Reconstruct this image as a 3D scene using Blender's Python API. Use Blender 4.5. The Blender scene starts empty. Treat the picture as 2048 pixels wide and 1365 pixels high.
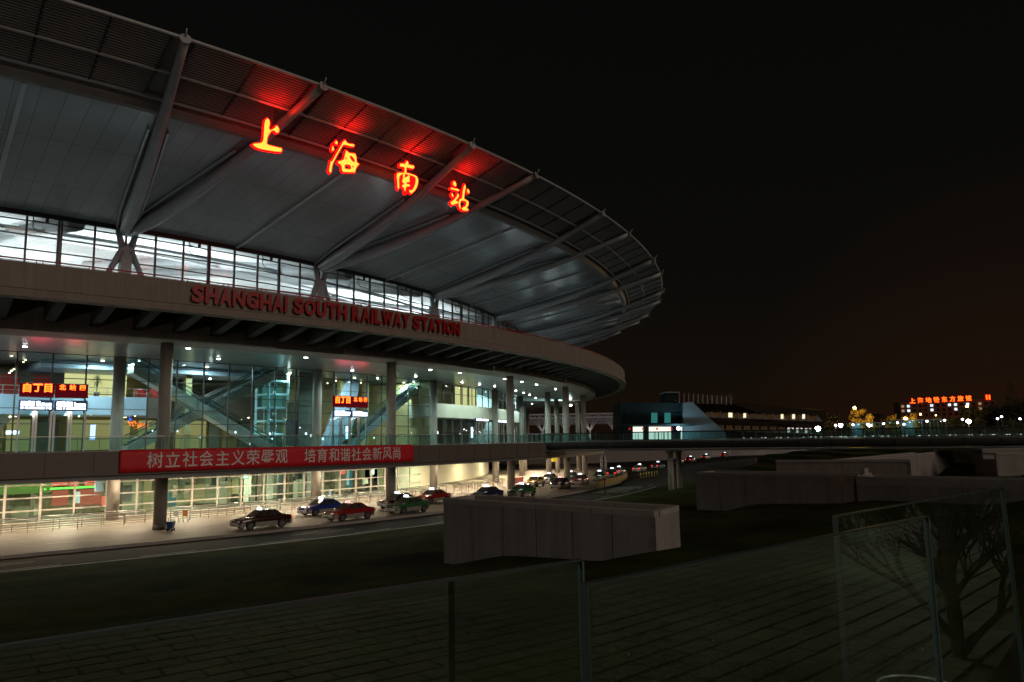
import bpy, bmesh, math, random
from math import sin, cos, pi, radians as rad, degrees as deg, hypot, atan2, sqrt
from mathutils import Vector, Matrix
random.seed(7)
S = bpy.context.scene
COL = S.collection

# ------------------------------------------------------------------ camera, world, sun
EYE = 6.8                       # eye height over the taxi drive
FPX, PITCH, ROLL = 1532.35, 0.1299, 0.0166
CX, CY = -130.133, 169.823      # centre of the round station
cam = bpy.data.cameras.new('camera'); cam_o = bpy.data.objects.new('camera', cam); COL.objects.link(cam_o)
cam.sensor_width = 36; cam.lens = FPX / 2048 * 36; cam.clip_start = .05; cam.clip_end = 6000
fw = Vector((0, cos(PITCH), sin(PITCH))); r0 = Vector((1, 0, 0)); d0 = -(r0.cross(fw))
rt = r0 * cos(ROLL) + d0 * sin(ROLL); dn = -r0 * sin(ROLL) + d0 * cos(ROLL)
M = Matrix((rt, -dn, -fw)).transposed().to_4x4(); M.translation = Vector((0, 0, EYE))
cam_o.matrix_world = M; S.camera = cam_o

W = bpy.data.worlds.new('World'); S.world = W; W.use_nodes = True
wn, wl = W.node_tree.nodes, W.node_tree.links
wn.clear()
out = wn.new('ShaderNodeOutputWorld'); add = wn.new('ShaderNodeAddShader')
b1 = wn.new('ShaderNodeBackground'); b2 = wn.new('ShaderNodeBackground')
sky = wn.new('ShaderNodeTexSky'); sky.sky_type = 'NISHITA'; sky.sun_disc = False
sky.sun_elevation = rad(1); sky.sun_rotation = rad(120)
wl.new(sky.outputs[0], b1.inputs[0]); b1.inputs[1].default_value = .0012
# city glow low over the horizon, warmest towards the right
tc = wn.new('ShaderNodeTexCoord'); sx = wn.new('ShaderNodeSeparateXYZ'); wl.new(tc.outputs['Generated'], sx.inputs[0])
rmp = wn.new('ShaderNodeValToRGB'); wl.new(sx.outputs['Z'], rmp.inputs[0])
e = rmp.color_ramp.elements
e[0].position = 0; e[0].color = (.0105, .0050, .0030, 1); e[1].position = .6; e[1].color = (.0023, .0023, .0019, 1)
q = e.new(.07); q.color = (.0068, .0042, .0029, 1)
q = e.new(.2); q.color = (.0036, .0030, .0023, 1)
dot = wn.new('ShaderNodeVectorMath'); dot.operation = 'DOT_PRODUCT'; wl.new(tc.outputs['Generated'], dot.inputs[0])
dot.inputs[1].default_value = (.56, .83, 0)
mr = wn.new('ShaderNodeMapRange'); wl.new(dot.outputs['Value'], mr.inputs[0])
mr.inputs[1].default_value = .955; mr.inputs[2].default_value = 1; mr.inputs[3].default_value = 0; mr.inputs[4].default_value = .9
mx = wn.new('ShaderNodeMix'); mx.data_type = 'RGBA'; mx.blend_type = 'ADD'
wl.new(mr.outputs[0], mx.inputs[0]); wl.new(rmp.outputs[0], mx.inputs[6]); mx.inputs[7].default_value = (.0075, .0018, .0006, 1)
wl.new(mx.outputs[2], b2.inputs[0]); b2.inputs[1].default_value = .72
wl.new(b1.outputs[0], add.inputs[0]); wl.new(b2.outputs[0], add.inputs[1]); wl.new(add.outputs[0], out.inputs[0])

sun = bpy.data.lights.new('sun', 'SUN'); sun.energy = .5; sun.angle = rad(25); sun.color = (1, .80, .64)
sun_o = bpy.data.objects.new('sun', sun); COL.objects.link(sun_o)
sun_o.rotation_euler = Vector((-.80, .55, -.38)).to_track_quat('-Z', 'Y').to_euler()

S.view_settings.view_transform = 'Standard'; S.view_settings.look = 'None'
S.view_settings.exposure = 0; S.view_settings.gamma = 1
S.render.engine = 'CYCLES'
S.cycles.use_denoising = True
S.cycles.max_bounces = 6; S.cycles.diffuse_bounces = 3; S.cycles.glossy_bounces = 3; S.cycles.transparent_max_bounces = 24
S.cycles.sample_clamp_indirect = 3; S.cycles.sample_clamp_direct = 0
S.cycles.caustics_reflective = False; S.cycles.caustics_refractive = False

# ------------------------------------------------------------------ helpers
def P(th, R, z): return (CX + R * cos(rad(th)), CY + R * sin(rad(th)), z)
def tang(th): return Vector((-sin(rad(th)), cos(rad(th)), 0))
def rdir(th): return Vector((cos(rad(th)), sin(rad(th)), 0))
def ray(x, y):
    U, V = x - 1024, y - 682.5
    return rt * (U / FPX) + dn * (V / FPX) + fw
def onz(x, y, z): d = ray(x, y); return Vector((0, 0, EYE)) + d * ((z - EYE) / d.z)
def atd(x, y, D): d = ray(x, y); return Vector((0, 0, EYE)) + d * (D / d.y)
def onR(x, y, R):
    d = ray(x, y); a = d.x ** 2 + d.y ** 2; b = -2 * (d.x * CX + d.y * CY); c = CX ** 2 + CY ** 2 - R * R
    k = (-b - sqrt(max(b * b - 4 * a * c, 0))) / 2 / a
    return Vector((0, 0, EYE)) + d * k
def thz(x, y, R): p = onR(x, y, R); return deg(atan2(p.y - CY, p.x - CX)), p.z
def pol(p): return deg(atan2(p[1] - CY, p[0] - CX)), hypot(p[0] - CX, p[1] - CY)

def frame_at(x0, x1, y0, y1, R):
    t0, _ = thz(x0, (y0 + y1) / 2, R); t1, _ = thz(x1, (y0 + y1) / 2, R)
    xm = (x0 + x1) / 2; return t0, t1, thz(xm, y1, R)[1], thz(xm, y0, R)[1]
class MB:
    def __init__(s): s.v = []; s.f = []; s.sm = []; s.mi = []; s.m = 0
    def face(s, idx, smooth=False): s.f.append(tuple(idx)); s.sm.append(smooth); s.mi.append(s.m)
    def poly(s, pts):
        n = len(s.v); s.v += [tuple(p) for p in pts]; s.face(range(n, n + len(pts)))
    def hexa(s, b, t):          # two quads, bottom and top
        n = len(s.v); s.v += [tuple(p) for p in b] + [tuple(p) for p in t]
        k = len(b)
        s.face([n + k - 1 - i for i in range(k)]); s.face([n + k + i for i in range(k)])
        for i in range(k): j = (i + 1) % k; s.face((n + i, n + j, n + k + j, n + k + i))
    def box(s, c, sz, rz=0):
        ca, sa = cos(rz), sin(rz); hx, hy, hz = sz[0] / 2, sz[1] / 2, sz[2] / 2
        q = [(c[0] + x * ca - y * sa, c[1] + x * sa + y * ca) for x, y in ((-hx, -hy), (hx, -hy), (hx, hy), (-hx, hy))]
        s.hexa([(*p, c[2] - hz) for p in q], [(*p, c[2] + hz) for p in q])
    def obox(s, o, ux, uy, uz):  # corner and three edge vectors
        o, ux, uy, uz = map(Vector, (o, ux, uy, uz))
        s.hexa([o, o + ux, o + ux + uy, o + uy], [o + uz, o + ux + uz, o + ux + uy + uz, o + uy + uz])
    def bar(s, a, b, w, h, up=(0, 0, 1)):  # rectangular bar between two points
        a, b = Vector(a), Vector(b); d = (b - a).normalized(); up = Vector(up)
        sd = d.cross(up)
        if sd.length < 1e-4: sd = d.cross(Vector((1, 0, 0)))
        sd.normalize(); u = sd.cross(d)
        s.obox(a - sd * w / 2 - u * h / 2, b - a, sd * w, u * h)
    def tube(s, pts, r, n=6, cap=True):
        pts = [Vector(p) for p in pts]; k = len(pts)
        if not hasattr(r, '__len__'): r = [r] * k
        base = len(s.v); up = Vector((0, 0, 1))
        d = (pts[-1] - pts[0]).normalized()
        if abs(d.z) > .95: up = Vector((1, 0, 0))
        for i in range(k):
            d = (pts[min(i + 1, k - 1)] - pts[max(i - 1, 0)]).normalized()
            a = d.cross(up).normalized(); b = a.cross(d)
            for j in range(n):
                t = 2 * pi * j / n; s.v.append(tuple(pts[i] + (a * cos(t) + b * sin(t)) * r[i]))
        for i in range(k - 1):
            for j in range(n):
                jj = (j + 1) % n
                s.face((base + i * n + j, base + i * n + jj, base + (i + 1) * n + jj, base + (i + 1) * n + j), n > 4)
        if cap:
            s.face([base + n - 1 - j for j in range(n)]); s.face([base + (k - 1) * n + j for j in range(n)])
    def sweep(s, prof, t0, t1, n, closed=True, smooth=False, cap=True):  # profile (R,z) turned about the station centre
        base = len(s.v); k = len(prof)
        for i in range(n + 1):
            t = t0 + (t1 - t0) * i / n
            for R, z in prof: s.v.append(P(t, R, z))
        for i in range(n):
            for j in range(k if closed else k - 1):
                jj = (j + 1) % k
                s.face((base + i * k + j, base + i * k + jj, base + (i + 1) * k + jj, base + (i + 1) * k + j), smooth)
        if closed and cap:
            s.face([base + j for j in range(k)]); s.face([base + n * k + k - 1 - j for j in range(k)])
    def cyl(s, c, r, h, n=16, r2=None):
        s.tube([c, (c[0], c[1], c[2] + h)], [r, r if r2 is None else r2], n)
    def sphere(s, c, r, n=8, sq=1):
        base = len(s.v)
        for i in range(n + 1):
            a = pi * i / n
            for j in range(2 * n):
                b = pi * j / n; s.v.append((c[0] + r * sin(a) * cos(b), c[1] + r * sin(a) * sin(b), c[2] + r * cos(a) * sq))
        for i in range(n):
            for j in range(2 * n):
                jj = (j + 1) % (2 * n); s.face((base + i * 2 * n + j, base + i * 2 * n + jj, base + (i + 1) * 2 * n + jj, base + (i + 1) * 2 * n + j), True)
    def build(s, name, m, parent=None, fix=True, bevel=0):
        me = bpy.data.meshes.new(name); off = Vector((0, 0, 0))
        if parent is not None and not parent.get('_local'): off = wloc(parent)
        me.from_pydata([tuple(Vector(p) - off) for p in s.v], [], s.f)
        for p, sm, mi in zip(me.polygons, s.sm, s.mi): p.use_smooth = sm; p.material_index = mi
        for q in (m if isinstance(m, (list, tuple)) else [m]): me.materials.append(q)
        if fix:
            bm = bmesh.new(); bm.from_mesh(me)
            if bevel:
                bmesh.ops.remove_doubles(bm, verts=bm.verts, dist=1e-4)
                bmesh.ops.bevel(bm, geom=[g for g in bm.edges if len(g.link_faces) == 2 and g.calc_face_angle(0) > .5], offset=bevel, segments=2, affect='EDGES', profile=.6)
            bmesh.ops.recalc_face_normals(bm, faces=bm.faces); bm.to_mesh(me); bm.free()
        o = bpy.data.objects.new(name, me); COL.objects.link(o)
        if parent is not None: o.parent = parent
        return o
def wloc(o):
    p = Vector((0, 0, 0))
    while o is not None: p += o.location; o = o.parent
    return p
def tag(o, label=None, cat=None, group=None, kind=None):
    if label: o['label'] = label
    if cat: o['category'] = cat
    if group: o['group'] = group
    if kind: o['kind'] = kind
    return o
def thing(name, label, cat, loc=(0, 0, 0), group=None, local=False, rz=0):
    o = bpy.data.objects.new(name, None); COL.objects.link(o); o.location = loc; o.rotation_euler = (0, 0, rz)
    o.empty_display_size = .3
    if local: o['_local'] = 1
    return tag(o, label, cat, group)
def copy_tree(o, parent=None):
    c = o.copy(); COL.objects.link(c); c.parent = parent
    for ch in list(o.children): copy_tree(ch, c)
    return c
def structure(name, mb, m): return tag(mb.build(name, m), kind='structure')
def lamp(name, kind, loc, energy, color, aim=None, size=None, parent=None, **kw):
    l = bpy.data.lights.new(name, kind); l.energy = energy; l.color = color
    if kind == 'AREA':
        l.shape = 'RECTANGLE'; l.size, l.size_y = size
    elif size: l.shadow_soft_size = size
    for k, v in kw.items(): setattr(l, k, v)
    o = bpy.data.objects.new(name, l); COL.objects.link(o)
    o.location = Vector(loc) - (wloc(parent) if parent else Vector((0, 0, 0)))
    if aim is not None: o.rotation_euler = Vector(aim).to_track_quat('-Z', 'Y').to_euler()
    if parent: o.parent = parent
    return o

# ------------------------------------------------------------------ materials
def mat(name, col, rough=.6, metal=0, var=.12, scale=1.5, bump=0, bscale=40, spec=.5, streak=0, coat=0):
    m = bpy.data.materials.new(name); m.use_nodes = True; n, l = m.node_tree.nodes, m.node_tree.links
    b = n['Principled BSDF']; b.inputs['Roughness'].default_value = rough; b.inputs['Metallic'].default_value = metal
    b.inputs['Specular IOR Level'].default_value = spec; b.inputs['Coat Weight'].default_value = coat
    t = n.new('ShaderNodeTexCoord')
    nz = n.new('ShaderNodeTexNoise'); nz.inputs['Scale'].default_value = scale; nz.inputs['Detail'].default_value = 6; nz.inputs['Roughness'].default_value = .65
    l.new(t.outputs['Object'], nz.inputs['Vector'])
    fac = nz.outputs['Fac']
    if streak:                                   # rain streaks down a face
        mp = n.new('ShaderNodeMapping'); mp.inputs['Scale'].default_value = (1.6, 1.6, .07); l.new(t.outputs['Object'], mp.inputs['Vector'])
        n2 = n.new('ShaderNodeTexNoise'); n2.inputs['Scale'].default_value = 2.2; n2.inputs['Detail'].default_value = 5; l.new(mp.outputs[0], n2.inputs['Vector'])
        mm = n.new('ShaderNodeMix'); mm.inputs[0].default_value = streak; l.new(fac, mm.inputs[2]); l.new(n2.outputs['Fac'], mm.inputs[3]); fac = mm.outputs[0]
    r = n.new('ShaderNodeMapRange'); l.new(fac, r.inputs[0]); r.inputs[1].default_value = .25; r.inputs[2].default_value = .75
    r.inputs[3].default_value = 1 - var * 1.6; r.inputs[4].default_value = 1 + var
    mx = n.new('ShaderNodeVectorMath'); mx.operation = 'SCALE'; mx.inputs[0].default_value = col; l.new(r.outputs[0], mx.inputs['Scale'])
    l.new(mx.outputs[0], b.inputs['Base Color'])
    if bump:
        nb = n.new('ShaderNodeTexNoise'); nb.inputs['Scale'].default_value = bscale; nb.inputs['Detail'].default_value = 4; l.new(t.outputs['Object'], nb.inputs['Vector'])
        bp = n.new('ShaderNodeBump'); bp.inputs['Strength'].default_value = bump; bp.inputs['Distance'].default_value = .02; l.new(nb.outputs['Fac'], bp.inputs['Height']); l.new(bp.outputs[0], b.inputs['Normal'])
    return m
def emit(name, col, s=1, sample=True):
    m = bpy.data.materials.new(name); m.use_nodes = True; n, l = m.node_tree.nodes, m.node_tree.links
    n.clear(); o = n.new('ShaderNodeOutputMaterial'); b = n.new('ShaderNodeEmission'); b.inputs[0].default_value = (*col, 1); b.inputs[1].default_value = s
    l.new(b.outputs[0], o.inputs[0])
    if not sample: m.cycles.emission_sampling = 'NONE'
    return m
def glass(name, tint=(1, 1, 1), refl=1.0, ior=1.5, rough=0.0, haze=0, gt=(1, 1, 1)):
    m = bpy.data.materials.new(name); m.use_nodes = True; n, l = m.node_tree.nodes, m.node_tree.links
    n.clear(); o = n.new('ShaderNodeOutputMaterial'); t = n.new('ShaderNodeBsdfTransparent'); t.inputs[0].default_value = (*tint, 1)
    g = n.new('ShaderNodeBsdfGlossy'); g.inputs['Roughness'].default_value = rough; g.inputs[0].default_value = (*gt, 1)
    f = n.new('ShaderNodeLayerWeight'); f.inputs[0].default_value = .5      # Schlick: the same from both faces of the pane
    p5 = n.new('ShaderNodeMath'); p5.operation = 'POWER'; p5.inputs[1].default_value = 5; l.new(f.outputs['Facing'], p5.inputs[0])
    f0 = ((ior - 1) / (ior + 1)) ** 2 * 1.8; ma = n.new('ShaderNodeMath'); ma.operation = 'MULTIPLY_ADD'; ma.inputs[1].default_value = 1 - f0; ma.inputs[2].default_value = f0; l.new(p5.outputs[0], ma.inputs[0])
    ml = n.new('ShaderNodeMath'); ml.operation = 'MULTIPLY'; ml.inputs[1].default_value = refl; ml.use_clamp = True; l.new(ma.outputs[0], ml.inputs[0])
    x = n.new('ShaderNodeMixShader'); l.new(ml.outputs[0], x.inputs[0]); l.new(t.outputs[0], x.inputs[1]); l.new(g.outputs[0], x.inputs[2])
    s = x
    if haze:  # pale veil puts smears, reflected spots and light behind into the pane
        d = n.new('ShaderNodeBsdfDiffuse'); d.inputs[0].default_value = (.5, .55, .52, 1)
        tcn = n.new('ShaderNodeTexCoord'); nz = n.new('ShaderNodeTexNoise'); nz.inputs['Scale'].default_value = 6; nz.inputs['Detail'].default_value = 8; l.new(tcn.outputs['Object'], nz.inputs['Vector'])
        mp = n.new('ShaderNodeMapRange'); l.new(nz.outputs['Fac'], mp.inputs[0]); mp.inputs[1].default_value = .40; mp.inputs[2].default_value = .75; mp.inputs[3].default_value = haze * .3; mp.inputs[4].default_value = haze * 3.2
        y = n.new('ShaderNodeMixShader'); l.new(mp.outputs[0], y.inputs[0]); l.new(x.outputs[0], y.inputs[1]); l.new(d.outputs[0], y.inputs[2]); s = y
    l.new(s.outputs[0], o.inputs[0]); return m

def soffit_mat(name, col, rough, metal, step, spec=.5, ring=()):
    # painted panels with narrow real joints: radial every `step` degrees
    m = mat(name, col, rough, metal, .10, .25, spec=spec); n, l = m.node_tree.nodes, m.node_tree.links; b = n['Principled BSDF']
    g = n.new('ShaderNodeNewGeometry'); s = n.new('ShaderNodeVectorMath'); s.operation = 'SUBTRACT'; s.inputs[1].default_value = (CX, CY, 0); l.new(g.outputs['Position'], s.inputs[0])
    x = n.new('ShaderNodeSeparateXYZ'); l.new(s.outputs[0], x.inputs[0])
    at = n.new('ShaderNodeMath'); at.operation = 'ARCTAN2'; l.new(x.outputs['Y'], at.inputs[0]); l.new(x.outputs['X'], at.inputs[1])
    def mth(op, a, bb=None):
        q = n.new('ShaderNodeMath'); q.operation = op
        for i, v in enumerate((a, bb)):
            if v is None: continue
            if isinstance(v, (int, float)): q.inputs[i].default_value = v
            else: l.new(v, q.inputs[i])
        return q.outputs[0]
    fr = mth('FRACT', mth('ADD', mth('MULTIPLY', at.outputs[0], 180 / pi / step), 1000.0))
    line = mth('LESS_THAN', fr, .025)
    ln = n.new('ShaderNodeVectorMath'); ln.operation = 'LENGTH'
    cb = n.new('ShaderNodeCombineXYZ'); l.new(x.outputs['X'], cb.inputs[0]); l.new(x.outputs['Y'], cb.inputs[1]); l.new(cb.outputs[0], ln.inputs[0])
    for R in ring:
        line = mth('MAXIMUM', line, mth('LESS_THAN', mth('ABSOLUTE', mth('SUBTRACT', ln.outputs['Value'], R)), .03))
    # each panel is a shade different and a little wavy
    wn_ = n.new('ShaderNodeTexWhiteNoise'); wn_.noise_dimensions = '1D'; l.new(mth('FLOOR', mth('MULTIPLY', at.outputs[0], 180 / pi / step)), wn_.inputs['W'])
    old = b.inputs['Base Color'].links[0].from_socket
    sc = n.new('ShaderNodeVectorMath'); sc.operation = 'SCALE'; l.new(old, sc.inputs[0]); l.new(mth('ADD', mth('MULTIPLY', wn_.outputs[0], .16), .92), sc.inputs['Scale'])
    mx = n.new('ShaderNodeMix'); mx.data_type = 'RGBA'; l.new(line, mx.inputs[0]); l.new(sc.outputs[0], mx.inputs[6]); mx.inputs[7].default_value = (col[0] * .25, col[1] * .25, col[2] * .25, 1)
    l.new(mx.outputs[2], b.inputs['Base Color'])
    nb = n.new('ShaderNodeTexNoise'); nb.inputs['Scale'].default_value = .9; nb.inputs['Detail'].default_value = 3; l.new(g.outputs['Position'], nb.inputs['Vector'])
    bp = n.new('ShaderNodeBump'); bp.inputs['Strength'].default_value = .25; bp.inputs['Distance'].default_value = .05; l.new(nb.outputs['Fac'], bp.inputs['Height']); l.new(bp.outputs[0], b.inputs['Normal'])
    return m

m_soffit = soffit_mat('soffit_panels', (.42, .46, .47), .24, .35, .61, ring=(138.9, 146.2))
m_inroof = soffit_mat('inner_roof_panels', (.74, .76, .76), .45, 0, 1.22, ring=(124, 112, 98, 82))
m_ceil = soffit_mat('metal_strip_ceiling', (.21, .235, .22), .30, .45, 1.22, ring=(134, 135.5, 137, 138.5, 140, 141.5, 143))
m_steel = mat('grey_painted_steel', (.42, .44, .45), .5, .1, .08, .8)
m_louvre = mat('louvre_aluminium', (.62, .60, .57), .5, .1, .12, 2)
m_dark = mat('dark_steel', (.035, .033, .032), .45, .3, .1, 2)
m_gut = mat('gutter_metal', (.26, .25, .24), .5, .1, .15, 1)
m_trim = mat('bright_trim', (.6, .64, .66), .3, .5, .05, 1)
m_conc = mat('brown_concrete', (.245, .21, .18), .8, 0, .16, .9, .25, 25, streak=.55)
m_concd = mat('rough_grey_concrete', (.22, .20, .18), .85, 0, .18, 1.2, .3, 25, streak=.4)
m_col = mat('column_concrete', (.30, .275, .245), .8, 0, .15, 1.3, .25, 30, streak=.4)
m_granite = mat('brown_granite', (.135, .112, .098), .55, 0, .10, 3, .1, 90)
m_lip = mat('grey_lip', (.20, .20, .21), .5, .2, .1, 1)
m_mull = mat('mullion_steel', (.09, .085, .085), .4, .4, .1, 2)
m_mullw = mat('pale_mullion', (.55, .50, .45), .45, .1, .06, 2)
m_steelbr = mat('brushed_stainless', (.62, .60, .57), .28, .9, .06, 4)
m_red = mat('red_painted_steel', (.45, .02, .015), .4, 0, .1, 2)
m_redlet = mat('red_letter_paint', (.33, .005, .005), .5, 0, .08, 2)
m_glass = glass('facade_glass', (.74, .93, .94), 1.2)
m_glassc = glass('clerestory_glass', (.95, .97, .97), .5)
m_glassg = glass('green_rail_glass', (.62, .84, .82), .9, haze=.03)
m_fglass = glass('foreground_glass', (.80, .88, .84), 1.4, 1.52, haze=.006, gt=(.78, .95, .84))
m_edgel = mat('glass_edge_lit', (.06, .11, .10), .5, 0, .1, 3)  # lighter copy of the edge; light on right ends is in the colour
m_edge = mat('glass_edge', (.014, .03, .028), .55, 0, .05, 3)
m_drive = mat('drive_paving', (.165, .140, .114), .62, 0, .22, .5, .12, 60)
m_asph = mat('asphalt', (.040, .034, .029), .8, 0, .25, .8, .35, 90, spec=.12)
m_paint = mat('road_paint', (.5, .47, .42), .6, 0, .25, 3)
m_kerb = mat('kerb_stone', (.32, .30, .28), .7, 0, .15, 1.5)
m_lawn = mat('lawn', (.034, .043, .009), .95, 0, .5, .35, .9, 14, spec=.04)
m_ground = mat('bare_ground', (.03, .028, .024), .9, 0, .3, .2, spec=.05)
m_wall = mat('wall_render', (.30, .275, .255), .8, 0, .24, 1.1, .2, 40, streak=.5)
m_cop = mat('coping_stone', (.36, .34, .32), .7, 0, .12, 1.4)
m_black = mat('black_rubber', (.015, .015, .015), .6, 0, .1, 5)
m_cream = mat('cream_wall', (.55, .52, .42), .6, 0, .06, .6)
m_ochre = mat('ochre_wall', (.34, .27, .12), .6, 0, .12, .4)
m_grayblue = mat('grey_blue_fascia', (.36, .42, .52), .5, 0, .05, .6)
m_floor = mat('polished_floor', (.32, .30, .27), .2, 0, .1, .7)
m_brownin = mat('brown_bulkhead', (.12, .085, .06), .5, 0, .1, .6)
m_clad = mat('crumpled_steel_cladding', (.62, .59, .54), .30, .6, .2, 1.2, .9, 2.2)
m_lift = mat('pale_blue_steel', (.36, .62, .68), .4, .1, .05, 1)
m_spot = emit('lamp_white', (.95, 1, .97), 40, False)
m_spotw = emit('lamp_warm', (1, .72, .42), 12, False)
m_white = emit('lightbox_white', (.86, .93, 1), 3.0, False)
m_panel = emit('light_panel_warm', (1, .82, .58), 6, False)
m_yroom = emit('lit_yellow_blind', (1, .84, .36), .95, False)
m_neon = emit('neon_face', (7, .86, .09), 1)
m_neonr = emit('neon_red_edge_halo', (3.2, .008, .010), 1)
m_led = emit('led_amber', (7, .62, .06), 1)
m_ledr = emit('led_board_red', (.075, .003, .006), 1, False)

# ------------------------------------------------------------------ text meshes
def text_mesh(txt, size, extrude=0, offset=0):
    c = bpy.data.curves.new('t', 'FONT'); c.body = txt; c.size = size; c.extrude = extrude; c.offset = offset
    c.align_x = 'CENTER'; c.align_y = 'CENTER'; c.resolution_u = 3
    o = bpy.data.objects.new('t', c); COL.objects.link(o); bpy.context.view_layer.update()
    me = bpy.data.meshes.new_from_object(o.evaluated_get(bpy.context.evaluated_depsgraph_get()))
    bpy.data.objects.remove(o); bpy.data.curves.remove(c); return me
def outline_mesh(loops, extrude, offset):
    c = bpy.data.curves.new('t', 'CURVE'); c.dimensions = '2D'; c.fill_mode = 'BOTH'; c.extrude = extrude; c.offset = offset
    for lp in loops:
        s = c.splines.new('POLY'); s.points.add(len(lp) - 1); s.use_cyclic_u = True
        for p, (x, y) in zip(s.points, lp): p.co = (x, y, 0, 1)
    o = bpy.data.objects.new('t', c); COL.objects.link(o); bpy.context.view_layer.update()
    me = bpy.data.meshes.new_from_object(o.evaluated_get(bpy.context.evaluated_depsgraph_get()))
    bpy.data.objects.remove(o); bpy.data.curves.remove(c); return me
def place_flat(me, name, m, pos, right, up, parent=None, sx=1, sy=1, center=True):
    # put a mesh drawn in XY onto a plane in the world; its front looks along right x up
    right, up = Vector(right).normalized(), Vector(up).normalized(); nrm = right.cross(up)
    xs = [v.co.x for v in me.vertices]; ys = [v.co.y for v in me.vertices]
    if center and xs: ox, oy = (min(xs) + max(xs)) / 2, (min(ys) + max(ys)) / 2
    else: ox = oy = 0
    off = wloc(parent) if parent else Vector((0, 0, 0))
    for v in me.vertices: v.co = Vector(pos) - off + right * ((v.co.x - ox) * sx) + up * ((v.co.y - oy) * sy) + nrm * v.co.z
    me.materials.clear(); me.materials.append(m)
    for p in me.polygons: p.material_index = 0
    o = bpy.data.objects.new(name, me); COL.objects.link(o)
    if parent: o.parent = parent
    return o

# ------------------------------------------------------------------ ground, road, drive
mb = MB(); mb.poly([(-3000, -1500, -.25), (3000, -1500, -.25), (3000, 4500, -.25), (-3000, 4500, -.25)]); structure('ground', mb, m_ground)
T0, T1 = -66.0, 34.0
mb = MB(); mb.sweep([(153.6, -.20), (161.0, -.20), (161.0, -.23), (153.6, -.23)], T0, -18, 96); structure('road', mb, m_asph)
mb = MB()   # road widening and curving off behind the footbridge
a = [(13.5, 118.5), (15.0, 128), (20, 146), (27, 163), (36, 181), (50, 210), (72, 250), (96, 288)]
b = [(24, 112), (28, 122), (34, 137), (42, 155), (53, 176), (68, 203), (90, 240), (114, 276)]
a = [P(-18.3, 153.6, 0)[:2]] + a; b = [P(-22, 161.1, 0)[:2]] + b
for i in range(len(a) - 1): mb.hexa([(*a[i], -.24), (*b[i], -.24), (*b[i + 1], -.24), (*a[i + 1], -.24)], [(*a[i], -.195), (*b[i], -.195), (*b[i + 1], -.195), (*a[i + 1], -.195)])
structure('side_road', mb, m_asph)
mb = MB(); mb.sweep([(106, 0), (153.3, 0), (153.3, -.24), (106, -.24)], T0, T1, 100); structure('taxi_drive', mb, m_drive)
mb = MB(); mb.sweep([(153.3, .02), (153.6, .02), (153.6, -.24), (153.3, -.24)], T0, -16, 100); structure('drive_kerb', mb, m_kerb)
mb = MB(); mb.sweep([(161.02, -.03), (161.3, -.03), (161.3, -.24), (161.02, -.24)], T0, -21, 90); structure('lawn_kerb', mb, m_kerb)
mb = MB()   # lane lines and lozenges on the road
for t in [-57 + 2.9 * i for i in range(14)]: mb.sweep([(159.2, -.194), (159.33, -.194)], t, t + 1.25, 4, closed=False)
for t in (-51.4, -42.9, -33.0):
    for s in (-1, 1):
        for k in (-1, 1): mb.poly([P(t + k * 1.1, 156.6, -.193), P(t + k * 1.04, 156.6, -.193), P(t, 156.6 + s * .62, -.193), P(t + k * .06, 156.6 + s * .72, -.193)])
for i in range(7): mb.poly([P(-25.2 + .75 * i, 155.2, -.193), P(-25.0 + .75 * i, 155.2, -.193), P(-24.4 + .75 * i, 158.8, -.193), P(-24.6 + .75 * i, 158.8, -.193)])
structure('road_markings', mb, m_paint)
mb = MB()
for t in [-62 + 3.1 * i for i in range(16)]: mb.sweep([(148.45, .004), (148.6, .004)], t, t + 1.4, 4, closed=False)
for t in (-49.8, -46.2):
    for s in (-1, 1): mb.poly([P(t, 149.6 + s * .9, .005), P(t + .1, 149.6 + s * .9, .005), P(t + 2.6, 149.6, .005), P(t + 2.5, 149.6, .005)])
for t in (-41.6, -35.2, -31.4): mb.poly([P(t, 148.0, .005), P(t + .35, 147.4, .005), P(t + .55, 147.5, .005), P(t + .2, 148.2, .005)])
structure('drive_markings', mb, m_paint)

# lawn bank rising from the road to the plaza
mb = MB(); NT, NR = 190, 120
def lawn_z(x, y):
    R = hypot(x - CX, y - CY) + 1.3 * sin(x * .11) + .8 * cos(y * .13); q = max(0, R - 162.5) / 7.2; k = math.floor(q); fr = q - k      # terraced bank
    sm = min(1, max(0, (fr - .62) / .38)); z = .673 * (k + .25 * fr + .75 * sm * sm * (3 - 2 * sm))
    z = z if z < 4.0 else 4.0 + (z - 4.0) * .25
    w = min(1, max(0, (R - 163) / 6))
    z += w * .12 * sin(x * .31 + 1) * cos(y * .27)
    z -= 1.5 * math.exp(-((x - 58) ** 2 + (y - 80) ** 2) / 420)
    return max(z, -.05) if R > 161.6 else -.04
def lawn_in(t): return 161.3 if t < -21 else 161.3 + (t + 21) * 1.05
for i in range(NT + 1):
    t = -68 + 72 * i / NT
    for j in range(NR + 1):
        R = lawn_in(t) + (262 - lawn_in(t)) * (j / NR) ** 1.25; p = P(t, R, 0)
        mb.v.append((p[0], p[1], lawn_z(p[0], p[1]) if R > 161.4 else -.05))
for i in range(NT):
    for j in range(NR):
        k = i * (NR + 1) + j; mb.face((k, k + 1, k + NR + 2, k + NR + 1), True)
structure('lawn', mb, m_lawn)

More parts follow.
